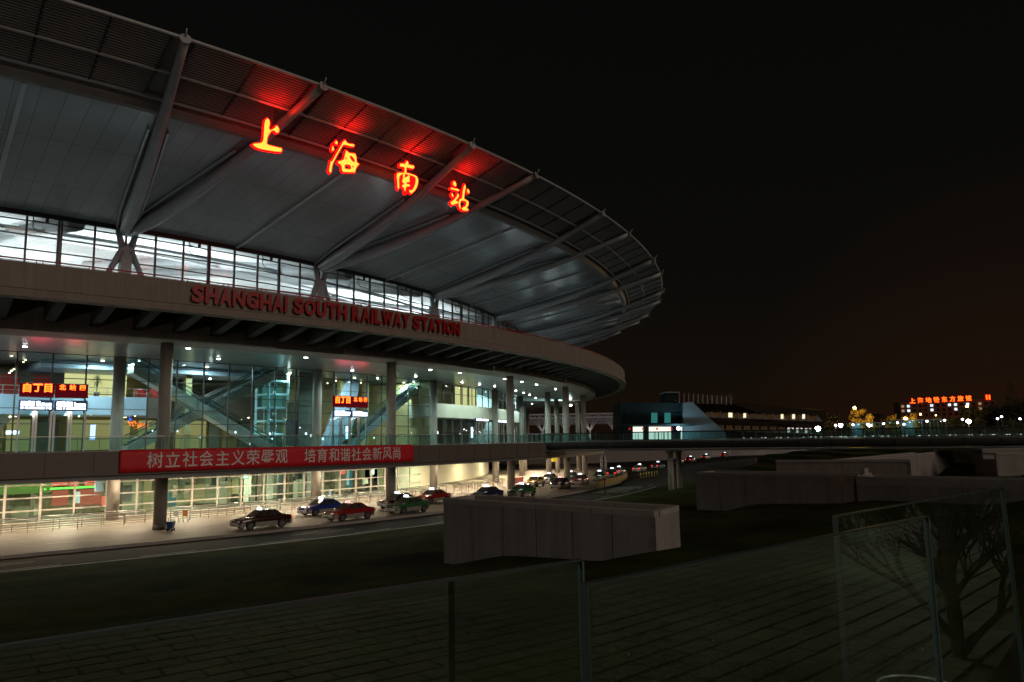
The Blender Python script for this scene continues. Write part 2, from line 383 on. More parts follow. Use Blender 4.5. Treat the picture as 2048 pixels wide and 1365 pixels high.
# ------------------------------------------------------------------ the station
K0, DA = -46.14, 9.775            # bearing of the first roof column and the column spacing, degrees
KS = [K0 + DA * i for i in range(-1, 9)]
st = thing('railway_station', 'huge round railway station with overhanging ribbed metal roof, lit glass halls and concrete ring', 'railway station', (CX, CY, 0))
ROOF = [(132.7, 28.45), (135.5, 28.95), (139, 29.65), (143, 30.42), (148, 31.38), (153.4, 32.42)]
def soffit_z(R):
    for (a, za), (b, zb) in zip(ROOF, ROOF[1:]):
        if R <= b: return za + (zb - za) * (R - a) / (b - a)
    return ROOF[-1][1]
mb = MB(); prof = ROOF + [(153.4, 32.6)] + [(R, z + .35) for R, z in ROOF[::-1]]
mb.sweep(prof[:6], T0, T1, 160, closed=False, smooth=True); mb.sweep(prof[6:], T0, T1, 160, closed=False); roof = mb.build('roof', m_soffit, st)
mb = MB()
pr = [(132.6, 28.6), (126, 29.9), (116, 31.9), (104, 34.2), (88, 36.8), (66, 39.6), (40, 41.8), (12, 43)]
mb.sweep(pr + [(R, z + .5) for R, z in pr[::-1]], 0, 360, 108, cap=False, smooth=True); mb.build('hall_ceiling', m_inroof, roof)
for i in range(36):   # ribs of the hall roof, seen through the clerestory
    t = K0 + DA * i * 360 / 36 / DA + (1.9 if i % 2 else -1.9); mb = MB(); mb.tube([P(t, R_, z_ - .5) for R_, z_ in pr[:6]], [.75, .8, .8, .75, .7, .5], 8); mb.build('hall_rib', m_steel, roof)
for R_, z_ in ((120, 30.9), (106, 33.6)):
    mb = MB(); mb.tube([P(i * 2, R_, z_ - .9) for i in range(181)], .22, 5, cap=False); mb.build('hall_ring_pipe', m_steel, roof)
mb = MB(); mb.sweep([(153.42, 32.15), (153.9, 32.2), (154.25, 32.6), (154.25, 32.95), (153.42, 32.95)], T0, T1, 150); mb.build('gutter', m_gut, roof)
for nm, R, z, r in (('edge_pipe', 160.95, 35.02, .13), ('middle_pipe', 157.5, 33.82, .10), ('inner_pipe', 154.75, 32.9, .13)):
    mb = MB(); mb.tube([P(T0 + (T1 - T0) * i / 200, R, z) for i in range(201)], r, 6); mb.build(nm, m_steel if nm != 'middle_pipe' else m_louvre, roof)
ENDS = [(k + s * 1.9, k, s) for k in KS for s in (-1, 1)]
def louv_z(R): return 32.95 + (R - 154.7) * .335
# louvre panels: one per gap between beam ends
es = sorted(t for t, _, _ in ENDS)
for ta, tb in zip(es, es[1:]):
    A, B = ta + .27, tb - .27
    mb = MB(); n = max(3, int((B - A) / .7))
    for i in range(25):
        R = 155.0 + i * .238; z = louv_z(R) + .05
        mb.sweep([(R, z), (R + .18, z - .06), (R + .185, z - .03), (R + .005, z + .03)], A, B, n)
    lp = mb.build('louvre_panel', m_louvre, roof)
    mb = MB(); k = 2 if tb - ta < 4.5 else 4
    for i in range(k + 1):
        t = A + (B - A) * i / k
        mb.bar(P(t, 154.8, louv_z(154.8) - .03), P(t, 160.9, louv_z(160.9) - .03), .09, .16)
        for q in range(12): mb.box(P(t + .03, 155.2 + q * .48, louv_z(155.2 + q * .48) - .02), (.22, .1, .16), rad(t))
    mb.build('purlin', m_dark, lp)
mb = MB()   # roof skin over the louvres
mb.sweep([(154.3, 33.0), (160.85, 35.16), (160.85, 35.19), (154.3, 33.03)], T0, T1, 150); mb.build('roof_skin', mat('roof_sheet_grey', (.20, .195, .19), .6), roof)
for t, k, s in ENDS:
    a = Vector(P(k + s * .12, 133.1, 27.95)); b = Vector(P(t, 161.35, 34.78))
    mb = MB(); N = 14; pts = []; rr = []
    for i in range(N + 1):
        u = i / N; p = a.lerp(b, u); p.z += -.92 * sin(pi * u)
        pts.append(p); rr.append(.46 + .24 * min(1, u * 7) - .46 * max(0, u - .12))
    rr = [max(x, .30) for x in rr]
    mb.tube(pts, rr, 14); bm_ = mb.build('roof_beam', m_steel, roof)
    mb = MB()
    for sd in (-1, 1):
        pv = [Vector(P(pol(p)[0], pol(p)[1], soffit_z(pol(p)[1]) - .22)) for p in pts if pol(p)[1] < 153]
        lat = tang((k + t) / 2) * sd
        for i in range(len(pv) - 1): mb.bar(pv[i] + lat * (rr[i] + .28), pv[i + 1] + lat * (rr[i + 1] + .28), .16, .2)
    mb.build('beam_trim', m_trim, bm_)
    mb = MB(); d = (b - a).normalized(); mb.tube([b, b + d * .06], .40, 16); mb.build('end_plate', m_trim, bm_)
    mb = MB(); mb.tube([b + d * .05 + Vector((0, 0, .1)), b + d * .35 + Vector((0, 0, .55))], .05, 6); mb.build('lightning_rod', m_steel, bm_)
for k in KS:   # fold seams half-way between columns
    t = k + DA / 2; mb = MB()
    pr = [Vector(P(t, R, soffit_z(R) - .12)) for R in (133, 138, 143, 148, 153.2)]
    for p, q in zip(pr, pr[1:]): mb.bar(p, q, .34, .24)
    mb.build('fold_rib', m_trim, roof)
mb = MB(); mb.sweep([(132.9, 28.05), (133.15, 28.05), (133.15, 28.5), (132.9, 28.5)], T0, T1, 150); mb.build('eaves_trim', m_dark, roof)

# roof columns: X shaped castings on square pillars
for k in KS:
    mb = MB(); rz = rad(k)
    mb.box(P(k, 132.75, 22.75), (.8, 1.0, 7.6), rz)
    col = mb.build('roof_column', m_steel, st)
    mb = MB(); c = Vector(P(k, 132.95, 26.2)); tg = tang(k)
    for s in (-1, 1):
        mb.tube([c + tg * s * 4.0 + Vector((0, 0, -7)), c + tg * s * 1.35 + Vector((0, 0, -2.1)), c + tg * s * .45 + Vector((0, 0, -.2)), c + tg * s * .42 + Vector((0, 0, .3)), c + tg * s * .95 + Vector((0, 0, 2.2))], [.16, .26, .36, .36, .24], 8)
    mb.bar(c - tg * .6 + Vector((0, 0, -.35)), c + tg * .6 + Vector((0, 0, -.35)), .5, 1.0)
    mb.build('strut', m_steel, col)
# clerestory windows
dW = DA / 8
for i in range(0, 60):
    t = KS[0] + dW * i; a, b = t, t + dW
    if b > 12: break
    mb = MB(); mb.sweep([(132.62, 19), (132.62, 28.4)], a, b, 1, closed=False); w = mb.build('clerestory_window', m_glassc, st, fix=False)
    mb = MB()
    mb.box(P(a, 132.7, 23.7), (.2, .17, 9.4), rad(a))
    for z in (20.95, 22.3, 23.65, 25.0, 26.35, 27.7): mb.bar(P(a, 132.7, z), P(b, 132.7, z), .12, .11)
    if i % 8 in (2, 5):          # smoke vent motor frame at the head
        mb.bar(P(a + .2, 132.95, 27.75), P(b - .1, 132.95, 27.55), .06, .06); mb.bar(P(a + .2, 132.95, 28.2), P(a + .2, 132.95, 27.1), .07, .07)
        mb.tube([P(a + .2, 132.95, 27.1), P(a + .35, 132.95, 26.75), P(b - .1, 132.95, 26.7)], .05, 6)
        mb.box(P(a + dW * .55, 132.95, 27.95), (.2, .25, .5), rad(a)); mb.box(P(b - .12, 133.0, 23.7), (.2, .22, 9.2), rad(b))
    mb.build('frame', m_mull, w)
# unseen glowing strips added along the terrace to wash the soffit
for Ru, str_ in ((147.4, .56), (137.6, .62)):
    mb = MB(); mb.sweep([(Ru, 18.95), (Ru + .8, 18.95)], T0 - 6, T1, 160, closed=False); mb.build('added_uplight_strip', emit('added_uplight', (.72, .95, 1), str_), st)
    mb = MB(); mb.sweep([(Ru - .1, 18.82), (Ru + .9, 18.82), (Ru + .9, 18.93), (Ru - .1, 18.93)], T0 - 6, T1, 120); mb.build('added_uplight_tray', m_dark, st)
for i in range(14):
    t = KS[0] + 3.1 + DA * .62 * i; mb = MB(); mb.cyl(P(t, 142.6 + (i % 3), 18.9), .28, .25, 12); mb.build('terrace_spotlight', emit('terrace_spot', (.8, .95, 1), 22) if i == 0 else bpy.data.materials['terrace_spot'], st)
# ring: terrace, parapet, ribs, beam
mb = MB(); mb.sweep([(153.4, 17.66), (153.4, 19.46), (152.9, 19.46), (152.9, 18.8), (118, 18.8), (118, 18.3), (152.7, 18.3), (152.7, 17.66)], T0, T1, 180); par = mb.build('parapet', m_conc, st)
mb = MB(); mb.sweep([(153.55, 17.06), (153.55, 17.6), (152.4, 17.6), (152.4, 17.06)], T0, T1, 180); mb.build('parapet_base', m_conc, par)
mb = MB()
for i in range(21):
    t = K0 - DA + DA * i / 2.6
    mb.box(P(t, 153.41, 18.56), (.03, .03, 1.8), rad(t))
mb.build('panel_joint', m_concd, par)
mb = MB(); mb.sweep([(147.2, 15.62), (147.2, 18.28), (143.4, 18.28), (143.4, 15.62)], T0, T1, 180); ring = mb.build('ring_beam', m_conc, st)
for k in KS:
    mb = MB(); mb.sweep([(147.22, 15.66), (147.55, 15.66), (147.55, 16.2), (147.22, 16.2)], k - DA / 2 + 1.6, k + DA / 2 + 1.6 - 3.0, 10); mb.build('ring_ledge', m_conc, ring)
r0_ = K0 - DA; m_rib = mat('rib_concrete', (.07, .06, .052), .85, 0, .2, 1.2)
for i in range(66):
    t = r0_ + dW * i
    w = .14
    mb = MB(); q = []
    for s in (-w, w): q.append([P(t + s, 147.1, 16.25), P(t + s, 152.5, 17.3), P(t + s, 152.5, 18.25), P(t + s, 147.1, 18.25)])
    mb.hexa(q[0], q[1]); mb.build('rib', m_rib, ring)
mb = MB(); mb.sweep([(106, 15.68), (143.38, 15.68), (143.38, 15.9), (106, 15.9)], T0, T1, 160); mb.build('canopy_ceiling', m_ceil, st)
# red handrail on the parapet
for k in KS[:-1]:
    mb = MB(); A, B = k, k + DA
    mb.tube([P(A + (B - A) * i / 12, 152.9, 19.76) for i in range(13)], .055, 6)
    mb.tube([P(A + (B - A) * i / 12, 152.9, 19.6) for i in range(13)], .025, 5)
    for i in range(8):
        for s in (-.07, .07): mb.box(P(A + dW * (i + .5) + s, 152.9, 19.6), (.05, .06, .3), rad(A))
    mb.build('parapet_rail', m_red, st)
# columns
for k in KS:
    mb = MB(); mb.cyl(P(k, 145.07, 0), .52, 15.63, 28); c = mb.build('column', m_col, st)
    mb = MB(); mb.cyl(P(k, 145.07, 0), .54, .42, 28); mb.build('column_base', m_concd, c)
    mb = MB(); mb.cyl(P(k, 132.7, 0), .55, 15.6, 28); mb.build('inner_column', m_col, st)
    if k > -20: mb = MB(); mb.cyl(P(k + DA / 2, 139.5, 0), .5, 15.6, 24); mb.build('inner_column', m_col, st)
# deck slab
mb = MB(); mb.sweep([(149.27, 4.72), (149.27, 6.5), (106, 6.5), (106, 4.72)], T0, T1, 180); deck = mb.build('deck', m_granite, st)
mb = MB(); mb.sweep([(148.85, 6.506), (106, 6.506)], T0, T1, 120, closed=False); mb.build('deck_floor', m_floor, deck)
mb = MB(); mb.sweep([(149.0, 4.36), (149.0, 4.71), (106, 4.71), (106, 4.36)], T0, T1, 180); mb.build('deck_soffit', m_lip, deck)
for i in range(52):
    t = K0 - DA + dW * i; mb = MB(); mb.box(P(t, 149.275, 5.6), (.02, .035, 1.74), rad(t)); mb.build('joint', m_dark, deck)
mb = MB(); mb.sweep([(149.3, 6.505), (149.3, 6.58), (148.9, 6.58), (148.9, 6.505)], T0, T1, 160); mb.build('deck_coping', m_cop, deck)
# deck railing by bays
for k in KS[:6]:
    A, B = k, k + DA
    if A > -18: break
    mb = MB(); mb.sweep([(149.1, 6.62), (149.1, 7.58)], A, B, 16, closed=False); g = mb.build('deck_railing', m_glassg, st, fix=False)
    mb = MB(); mb.tube([P(A + (B - A) * i / 16, 149.1, 7.66) for i in range(17)], .035, 6)
    for i in range(17): mb.box(P(A + DA * i / 17, 149.03, 7.1), (.06, .03, 1.1), rad(A))
    mb.build('handrail', m_steelbr, g)
# hall glazing on the deck
def windows(name, t0, n, R, zs, mw, td, fm, gl, head=True, vd=.14):
    for i in range(n):
        a = t0 + dW * i; b = a + dW; mb = MB(); mb.sweep([(R - .05, zs[0]), (R - .05, zs[-1])], a, b, 1, closed=False)
        w = mb.build(name, gl, st, fix=False); mb = MB()
        mb.box(P(a, R, (zs[0] + zs[-1]) / 2), (vd, mw, zs[-1] - zs[0]), rad(a))
        for z in zs: mb.bar(P(a, R - .01, z), P(b, R - .01, z), td, td)
        mb.build('frame', fm, w)
hz = [6.56] + [6.56 + 1.41 * i + 1.1 for i in range(6)] + [15.58]
windows('hall_window', KS[0] - dW * 2, 26, 132.35, hz, .12, .075, m_mull, m_glass)
windows('ground_window', KS[0] - dW * 2, 26, 130.6, [.1, 1.2, 2.35, 3.5, 4.3], .19, .12, m_mullw, m_glass)
# two-storey block past the halls
tb0, tb1 = KS[3] + .3, -6.5
mb = MB(); mb.sweep([(132.5, 10.42), (132.5, 12.45), (128, 12.45), (128, 10.42)], tb0, tb1, 24); band = mb.build('facade_band', m_cream, st)
for i in range(16):
    a = tb0 + dW * i; b = a + dW
    for nm, z0, z1 in (('office_window', 12.5, 15.6), ('shop_window', 6.56, 10.4)):
        mb = MB(); mb.sweep([(132.2, z0), (132.2, z1)], a, b, 1, closed=False); w = mb.build(nm, m_glass, st, fix=False)
        mb = MB(); mb.box(P(a, 132.25, (z0 + z1) / 2), (.14, .14, z1 - z0), rad(a))
        mb.bar(P(a, 132.25, z0 + (z1 - z0) * .5), P(b, 132.25, z0 + (z1 - z0) * .5), .08, .08); mb.bar(P(a, 132.25, z1 - .05), P(b, 132.25, z1 - .05), .1, .1)
        mb.build('frame', m_mull, w)
mb = MB(); mb.sweep([(130.6, 12.6), (130.6, 15.5), (130.5, 15.5), (130.5, 12.6)], -22.0, -18.2, 4); mb.build('lit_blind', m_yroom, st)
for t in (-21.2, -20.3, -19.5, -18.8):
    mb = MB(); mb.box(P(t, 130.9, 14.0), (.12, .12, 2.8), rad(t)); mb.build('blind_post', m_ochre, st)
# inside: hall floors and walls
mb = MB(); mb.sweep([(117, 6.5), (117, 15.6), (116.5, 15.6), (116.5, 6.5)], T0, -26, 40); mb.build('hall_back_wall', m_ochre, st)
mb = MB(); mb.sweep([(126, 6.5), (126, 15.6), (125.5, 15.6), (125.5, 6.5)], -26, 10, 30); mb.build('block_back_wall', m_brownin, st)
mb = MB(); mb.obox(P(-26.2, 116.5, 6.5), Vector(P(-26.2, 131.9, 0)) - Vector(P(-26.2, 116.5, 0)), tang(-26.2) * .25, (0, 0, 9.1)); mb.build('side_wall', m_ochre, st)
mb = MB(); mb.sweep([(120.5, 0), (120.5, 4.36), (120.2, 4.36), (120.2, 0)], T0, -26.5, 40); mb.build('ground_back_wall', mat('olive_shop_wall', (.34, .33, .20), .6, 0, .35, .35), st)
mb = MB(); mb.sweep([(124.5, 0), (124.5, 4.36), (124.2, 4.36), (124.2, 0)], -26.3, 12, 40); mb.build('lobby_wall', m_cream, st)
mb = MB(); mb.sweep([(110, 18.82), (118, 18.82)], 0, 360, 60, closed=False); mb.sweep([(2, 18.8), (118, 18.8), (118, 18.3), (2, 18.3)], 0, 360, 72); mb.build('light_divider_floor', m_cream, st)  # floor disc added to keep upper hall light apart from the deck
# mezzanine with a grey blue fascia, bulkhead above
mb = MB(); mb.sweep([(124.2, 10.25), (124.2, 12.2), (117, 12.2), (117, 10.25)], -56, -43.6, 14); mb.build('mezzanine', m_grayblue, st)
mb = MB(); mb.sweep([(125.6, 14.9), (125.6, 15.66), (117, 15.66), (117, 14.9)], -48.5, -37.6, 14); mb.build('bulkhead', m_grayblue, st)
mb = MB(); mb.sweep([(119.2, 12.2), (119.2, 15.6), (119, 15.6), (119, 12.2)], -46.9, -43.8, 6); mb.build('lit_room_wall', m_yroom, st)
mb = MB(); mb.sweep([(119.6, 12.2), (119.6, 15.0), (119.4, 15.0), (119.4, 12.2)], -52, -46.9, 6); mb.build('gallery_wall', m_brownin, st)
mb = MB(); mb.tube([P(-56 + 12.4 * i / 20, 124.1, 13.1) for i in range(21)], .04, 6); mb.tube([P(-56 + 12.4 * i / 20, 124.1, 12.65) for i in range(21)], .02, 5)
for i in range(21): mb.box(P(-56 + 12.4 * i / 20, 124.1, 12.65), (.05, .05, .95), 0)
mb.build('gallery_rail', m_steelbr, st)
for t in (-49.3, -47.9):
    mb = MB(); mb.box(P(t, 119.75, 13.4), (.12, 1.6, 2.3), rad(t)); mb.build('gallery_door', m_red, st)
# white slanted stair wall behind the doors, dark panel wall
mb = MB()
p = [onR(*q, 123) for q in ((0, 795), (36, 790), (36, 828), (0, 860))]
q = [Vector(x) - rdir(-50) * .3 for x in p]; mb.hexa(p, q); mb.build('stair_wall', m_cream, st)
mb = MB(); p = [onR(*q, 124.5) for q in ((640, 892), (700, 742), (720, 760), (700, 892))]; q = [Vector(x) - rdir(-35) * .3 for x in p]; mb.hexa(p, q); mb.build('stair_wall', m_grayblue, st)
ga, gb = thz(598, 800, 129.8)[0], thz(626, 800, 129.8)[0]
mb = MB(); mb.sweep([(129.8, 6.5), (129.8, 15.6), (129.5, 15.6), (129.5, 6.5)], ga, gb, 3); mb.build('grey_wall_panel', m_concd, st)
# brown middle bulkhead with a lit shop zone under it, beige side panel
mb = MB(); mb.sweep([(120.4, 10.1), (120.4, 12.9), (117, 12.9), (117, 10.1)], -43.5, -34, 12); mb.build('brown_bulkhead', m_brownin, st)
m_shopy = emit('lit_shop_yellow', (1, .80, .30), .32, False); m_shopd = mat('dark_shop_front', (.05, .06, .055), .3, 0, .2, .5)
for ta, tb, m_ in ((-50.6, -49.4, m_shopd), (-49.2, -48.2, m_shopy), (-47.9, -46.9, m_shopd), (-46.4, -43.4, m_shopy), (-42.9, -42.0, m_shopy), (-41.9, -41.2, m_shopd), (-40.9, -39.0, m_shopy), (-38.8, -38.1, m_shopd), (-36.8, -33.5, m_shopd), (-31.8, -30.2, m_shopd), (-29.4, -27.4, m_shopy)):
    mb = MB(); mb.sweep([(118.6, 6.6), (118.6, 9.9), (118.3, 9.9), (118.3, 6.6)], ta, tb, 3); mb.build('shop_front', m_, st)
bp0, bp1 = onR(574, 842, 128.6), onR(597, 805, 128.6)
mb = MB(); mb.sweep([(128.6, bp0.z), (128.6, bp1.z), (128.4, bp1.z), (128.4, bp0.z)], pol(bp0)[0], pol(bp1)[0], 2); mb.build('beige_panel', m_cream, st)
for t in (-41.5, -33.9, -31.0, -28.6):
    mb = MB(); mb.box(P(t, 124, 11), (.7, .7, 9.1), rad(t)); mb.build('hall_pillar', m_ochre, st)
# shop fronts on the ground floor
m_green = emit('shop_green', (.30, .55, .08), .55, False); m_orange = emit('shop_orange', (1, .16, .08), 1.25, False); m_lime = emit('shop_lime_strip', (.25, 1, .12), 1.6, False); m_teal = emit('shop_teal', (.25, .75, .62), .22, False)
m_salmon = emit('shop_orange_glow', (1, .26, .13), .50, False); m_greend = emit('shop_green_dim', (.36, .58, .12), .42, False)  # salmon panels paint the glow below the orange shop panels
for m_, x0, x1, y0, y1 in ((m_greend, 0, 100, 966, 988), (m_green, 4, 20, 975, 980), (m_green, 40, 98, 972, 979), (m_orange, 104, 135, 957, 972), (m_orange, 139, 158, 957, 972), (m_orange, 170, 203, 955, 971), (m_lime, 88, 204, 974, 978), (m_salmon, 104, 136, 981, 1012), (m_salmon, 156, 203, 979, 1010), (m_orange, 204, 210, 993, 1014), (m_teal, 338, 352, 985, 1012), (m_teal, 690, 705, 940, 975), (m_orange, 683, 690, 940, 960), (m_green, 478, 496, 951, 956), (m_teal, 566, 572, 972, 992), (m_shopy, 432, 462, 965, 1000), (m_shopy, 370, 410, 970, 1005)):
    a_, b_, zb_, zt_ = frame_at(x0, x1, y0, y1, 123.4); mb = MB(); mb.sweep([(123.4, zb_), (123.4, zt_), (123.3, zt_), (123.3, zb_)], a_, b_, 3); mb.build('shop_panel', m_, st)
for i in range(46):
    random.seed(900 + i); t = -54 + .62 * i + random.uniform(-.2, .2); z0 = random.choice((.05, .05, 1.2, 2.4)); h = random.uniform(.8, 3.9 - z0); rr = random.uniform(121, 127); w_ = random.uniform(.15, .5)
    mb = MB(); mb.sweep([(rr, z0), (rr, z0 + h), (rr - .2, z0 + h), (rr - .2, z0)], t, t + w_, 1)
    mb.build('shop_fitting', random.choice((m_cream, m_ochre, m_brownin, m_shopd, m_shopy, m_grayblue, m_concd, m_green if t < -49 else m_cream)), st)
for t in [-54 + 1.9 * i for i in range(15)]:
    mb = MB(); mb.box(P(t, 123.2 + (i % 3), 2.15), (.35, .35, 4.3), rad(t)); mb.build('shop_post', m_brownin, st)
# lamps inside the halls (fixtures with their own light)
def fixture(nm, pos, sz, m_, energy, color, aim=(0, 0, -1), rz=0, asz=None):
    mb = MB(); mb.box(pos, sz, rz); o = mb.build(nm, m_, st)
    q = Vector(pos) + Vector(aim).normalized() * (sz[2] / 2 + .02)
    lamp('light', 'AREA', q, energy, color, aim=aim, size=asz or (sz[0], sz[1]), parent=o); return o
for i, t in enumerate([-56 + 4.9 * k for k in range(7)]):
    fixture('hall_light', P(t, 127.6, 15.58), (.3, .3, .06), m_panel, 950, (.76, 1, 1), rz=rad(t))
    fixture('hall_light', P(t + 2, 121.6, 10.1), (.25, .25, .06), m_panel, 380, (1, .84, .5), rz=rad(t))
for t in [-57 + 4.9 * k for k in range(7)]: fixture('ground_light', P(t, 127, 4.3), (1.5, .5, .06), m_panel, 900, (.95, 1, .68), rz=rad(t))
for t in (-23, -15, -7): fixture('lobby_light', P(t, 128.5, 4.3), (2, .6, .06), m_panel, 1100, (1, .88, .50), rz=rad(t))
for k in range(27):
    t = -60.5 + 2.45 * k; fixture('drive_light', P(t, 135.4, 4.32), (.4, 1.8, .06), m_panel, 760, (1, .79, .53), rz=rad(t))
    fixture('drive_light', P(t + 1.2, 141.4, 4.32), (.4, 1.4, .06), m_panel, 110, (1, .76, .50), rz=rad(t))
for i in range(14):                # floods in the great hall that whiten the inner roof
    t = i * 360 / 14 + K0 + 5
    mb = MB(); mb.box(P(t, 112, 19.6), (.6, 2.4, 1.4), rad(t)); o = mb.build('hall_flood', m_steel, st)
    lamp('light', 'AREA', P(t, 112, 20.4), 10500, (.82, .95, 1), aim=(-.42 * cos(rad(t)), -.42 * sin(rad(t)), 1), size=(.6, 2.4), parent=o)
for i in range(8):
    t = i * 45; mb = MB(); mb.box(P(t, 62, 19.6), (.6, 2.4, 1.4), rad(t)); o = mb.build('hall_flood', m_steel, st)
    lamp('light', 'AREA', P(t, 62, 20.4), 6500, (.84, .96, 1), aim=(.2 * cos(rad(t)), .2 * sin(rad(t)), 1), size=(.6, 2.4), parent=o)
mb = MB(); mb.box(P(1.5, 143.2, 14.6), (.4, .4, .3), 0); o = mb.build('column_flood', m_spot, st)
lamp('light', 'SPOT', Vector(P(1.5, 142.5, 14.6)), 52000, (.62, 1, 1), aim=(-.80, -.60, .12), size=.2, parent=o, spot_size=rad(70), spot_blend=.9)

# ------------------------------------------------------------------ recessed lamps in the canopy ceiling
ORD = 'first second third fourth fifth sixth seventh eighth ninth tenth eleventh twelfth thirteenth fourteenth'.split()
LIGHTS = [(-49.81, 136.5), (-45.09, 142.9), (-42.66, 136.3), (-40.22, 142.9), (-35.03, 135.3), (-30.06, 135.4), (-32.55, 142.5), (-30.25, 142.8), (-24.63, 134.9), (-22.41, 135.2), (-20.13, 135.5), (-25.39, 142.8), (-22.75, 142.6), (-14.88, 135.2), (-12.26, 135.2), (-9.5, 135.2), (-19.91, 142.4), (-4.1, 135.2), (-15.03, 142.4), (5.98, 135.4), (7.6, 142.2), (25.6, 142.9)]
for i, (t, R) in enumerate(LIGHTS):
    row = sorted(q for q in LIGHTS if (q[1] < 139) == (R < 139)); nth = row.index((t, R))
    o = thing('canopy_lamp', 'round white canopy lamp, %s from left in the row near the %s' % (ORD[nth], 'glass facade' if R < 139 else 'outer concrete ring'), 'ceiling lamp', P(t, R, 15.6), 'lamps in the canopy ceiling')
    mb = MB(); mb.cyl(P(t, R, 15.55), .17, .06, 14); mb.build('lens', m_spot, o)
    mb = MB(); mb.cyl(P(t, R, 15.58), .24, .095, 14); mb.build('lamp_rim', m_steelbr, o)
    lamp('light', 'SPOT', P(t, R, 15.5), 1600, (.70, 1, .92), aim=(0, 0, -1), size=.15, parent=o, spot_size=rad(150), spot_blend=.5)
# small warm and white lamps seen inside the halls
k = 0
def inlamp(x, y, R, warm=True, r=.09):
    p = onR(x, y, R); th = pol(p)[0]
    mb = MB(); mb.sphere(p, r, 5, .7); o = mb.build('hall_lamp', m_spotw if warm else m_spot)
    return tag(o, 'small %s ceiling lamp inside the lit station hall' % ('warm' if warm else 'white'), 'lamp', 'small lamps inside the halls')
for x, y in ((62, 711), (56, 716), (51, 720), (47, 724), (28, 739), (23, 742), (19, 746), (660, 755), (655, 767), (672, 762), (688, 754), (694, 760), (699, 763), (716, 761), (722, 766)): inlamp(x, y, 124)
for x, y in ((420, 758), (438, 724), (277, 722), (383, 727), (577, 756), (755, 757), (828, 765)): inlamp(x, y, 129, False, .12)
for x, y in ((20, 834), (66, 832), (132, 830), (158, 833), (182, 830), (270, 832), (484, 839), (497, 836), (512, 840), (540, 840), (585, 838), (611, 838), (618, 844), (830, 862), (896, 848), (906, 850), (888, 855), (552, 852)): inlamp(x, y, 123)

# ------------------------------------------------------------------ escalators, lift, stair in the hall
def escalator(label, a, b, w=1.5, clad=m_clad):
    a, b = Vector(a), Vector(b); o = thing('escalator', label, 'escalator', tuple(a))
    d = (b - a); h = Vector((d.x, d.y, 0)).normalized(); sd = h.cross(Vector((0, 0, 1))) * w / 2
    mb = MB(); u = Vector((0, 0, 1))
    mb.hexa([a - sd - u * 1.0, a + sd - u * 1.0, b + sd - u * 1.0, b - sd - u * 1.0], [a - sd, a + sd, b + sd, b - sd]); mb.build('truss_cladding', clad, o)
    for s in (-1, 1):
        mb = MB(); e_ = sd * s * .94
        mb.poly([a + e_ + u * .03, b + e_ + u * .03, b + e_ + u * .9, a + e_ + u * .9]); g = mb.build('balustrade', m_glass, o, fix=False)
        mb = MB(); mb.tube([a + e_ + u * .93, b + e_ + u * .93], .05, 6); mb.build('handrail', m_black, g)
        mb = MB(); mb.bar(a + sd * s * 1.01 + u * .02, b + sd * s * 1.01 + u * .02, .06, .16); mb.build('skirt_trim', m_trim, g)
    mb = MB(); n = int(d.length / .45)
    for i in range(n):
        p = a.lerp(b, (i + .5) / n); mb.obox(p - sd * .7 - h * .18 - u * .1, h * .36, sd * 1.4, u * .2)
    mb.build('step', m_dark, o); return o
escalator('long escalator climbing to the right behind the glass, black handrails and bright trim', onR(250, 892, 128.3), onR(560, 735, 128.3))
escalator('escalator with crumpled steel cladding descending to the right across the hall', onR(560, 905, 130.2), onR(262, 728, 130.2))
escalator('white sided escalator climbing right behind the second red display', onR(690, 888, 128.8), onR(828, 772, 128.8), clad=m_trim)
lt = thing('lift_tower', 'pale blue steel lift tower of square bays inside the glass hall', 'lift tower', tuple(onR(542, 890, 126)))
c0 = Vector(onR(542, 892, 126)); c0.z = 6.5; tgl, rdl = tang(-39.3), rdir(-39.3)
mb = MB()
for a in (-1.35, 1.35):
    for b in (-1.3, 1.3): mb.bar(c0 + tgl * a + rdl * b, c0 + tgl * a + rdl * b + Vector((0, 0, 9.1)), .26, .26)
for z in (1.6, 3.2, 4.8, 6.4, 8.0):
    for s in (-1.3, 1.3):
        mb.bar(c0 - tgl * 1.35 + rdl * s + Vector((0, 0, z)), c0 + tgl * 1.35 + rdl * s + Vector((0, 0, z)), .2, .22)
        mb.bar(c0 + tgl * s - rdl * 1.3 + Vector((0, 0, z)), c0 + tgl * s + rdl * 1.3 + Vector((0, 0, z)), .2, .22)
for a in (-.5, .3): mb.bar(c0 + tgl * a - rdl * .9, c0 + tgl * a - rdl * .9 + Vector((0, 0, 9.1)), .1, .1)
mb.build('frame', m_lift, lt)
mb = MB(); mb.obox(c0 - tgl * 1.2 - rdl * 1.2, tgl * 2.4, rdl * 2.4, (0, 0, 9.1)); mb.build('glass_shaft', m_glass, lt, fix=False)
mb = MB(); mb.box(tuple(c0 + Vector((0, 0, 6.2))), (1.7, 1.7, 2.4), rad(-39)); mb.build('lift_car', m_teal, lt)
for z in (8.2, 10.6, 13.2): lamp('light', 'POINT', c0 + Vector((0, 0, z - 6.5)) + rdl * 1.9, 16, (.6, .95, 1), size=.2, parent=lt)
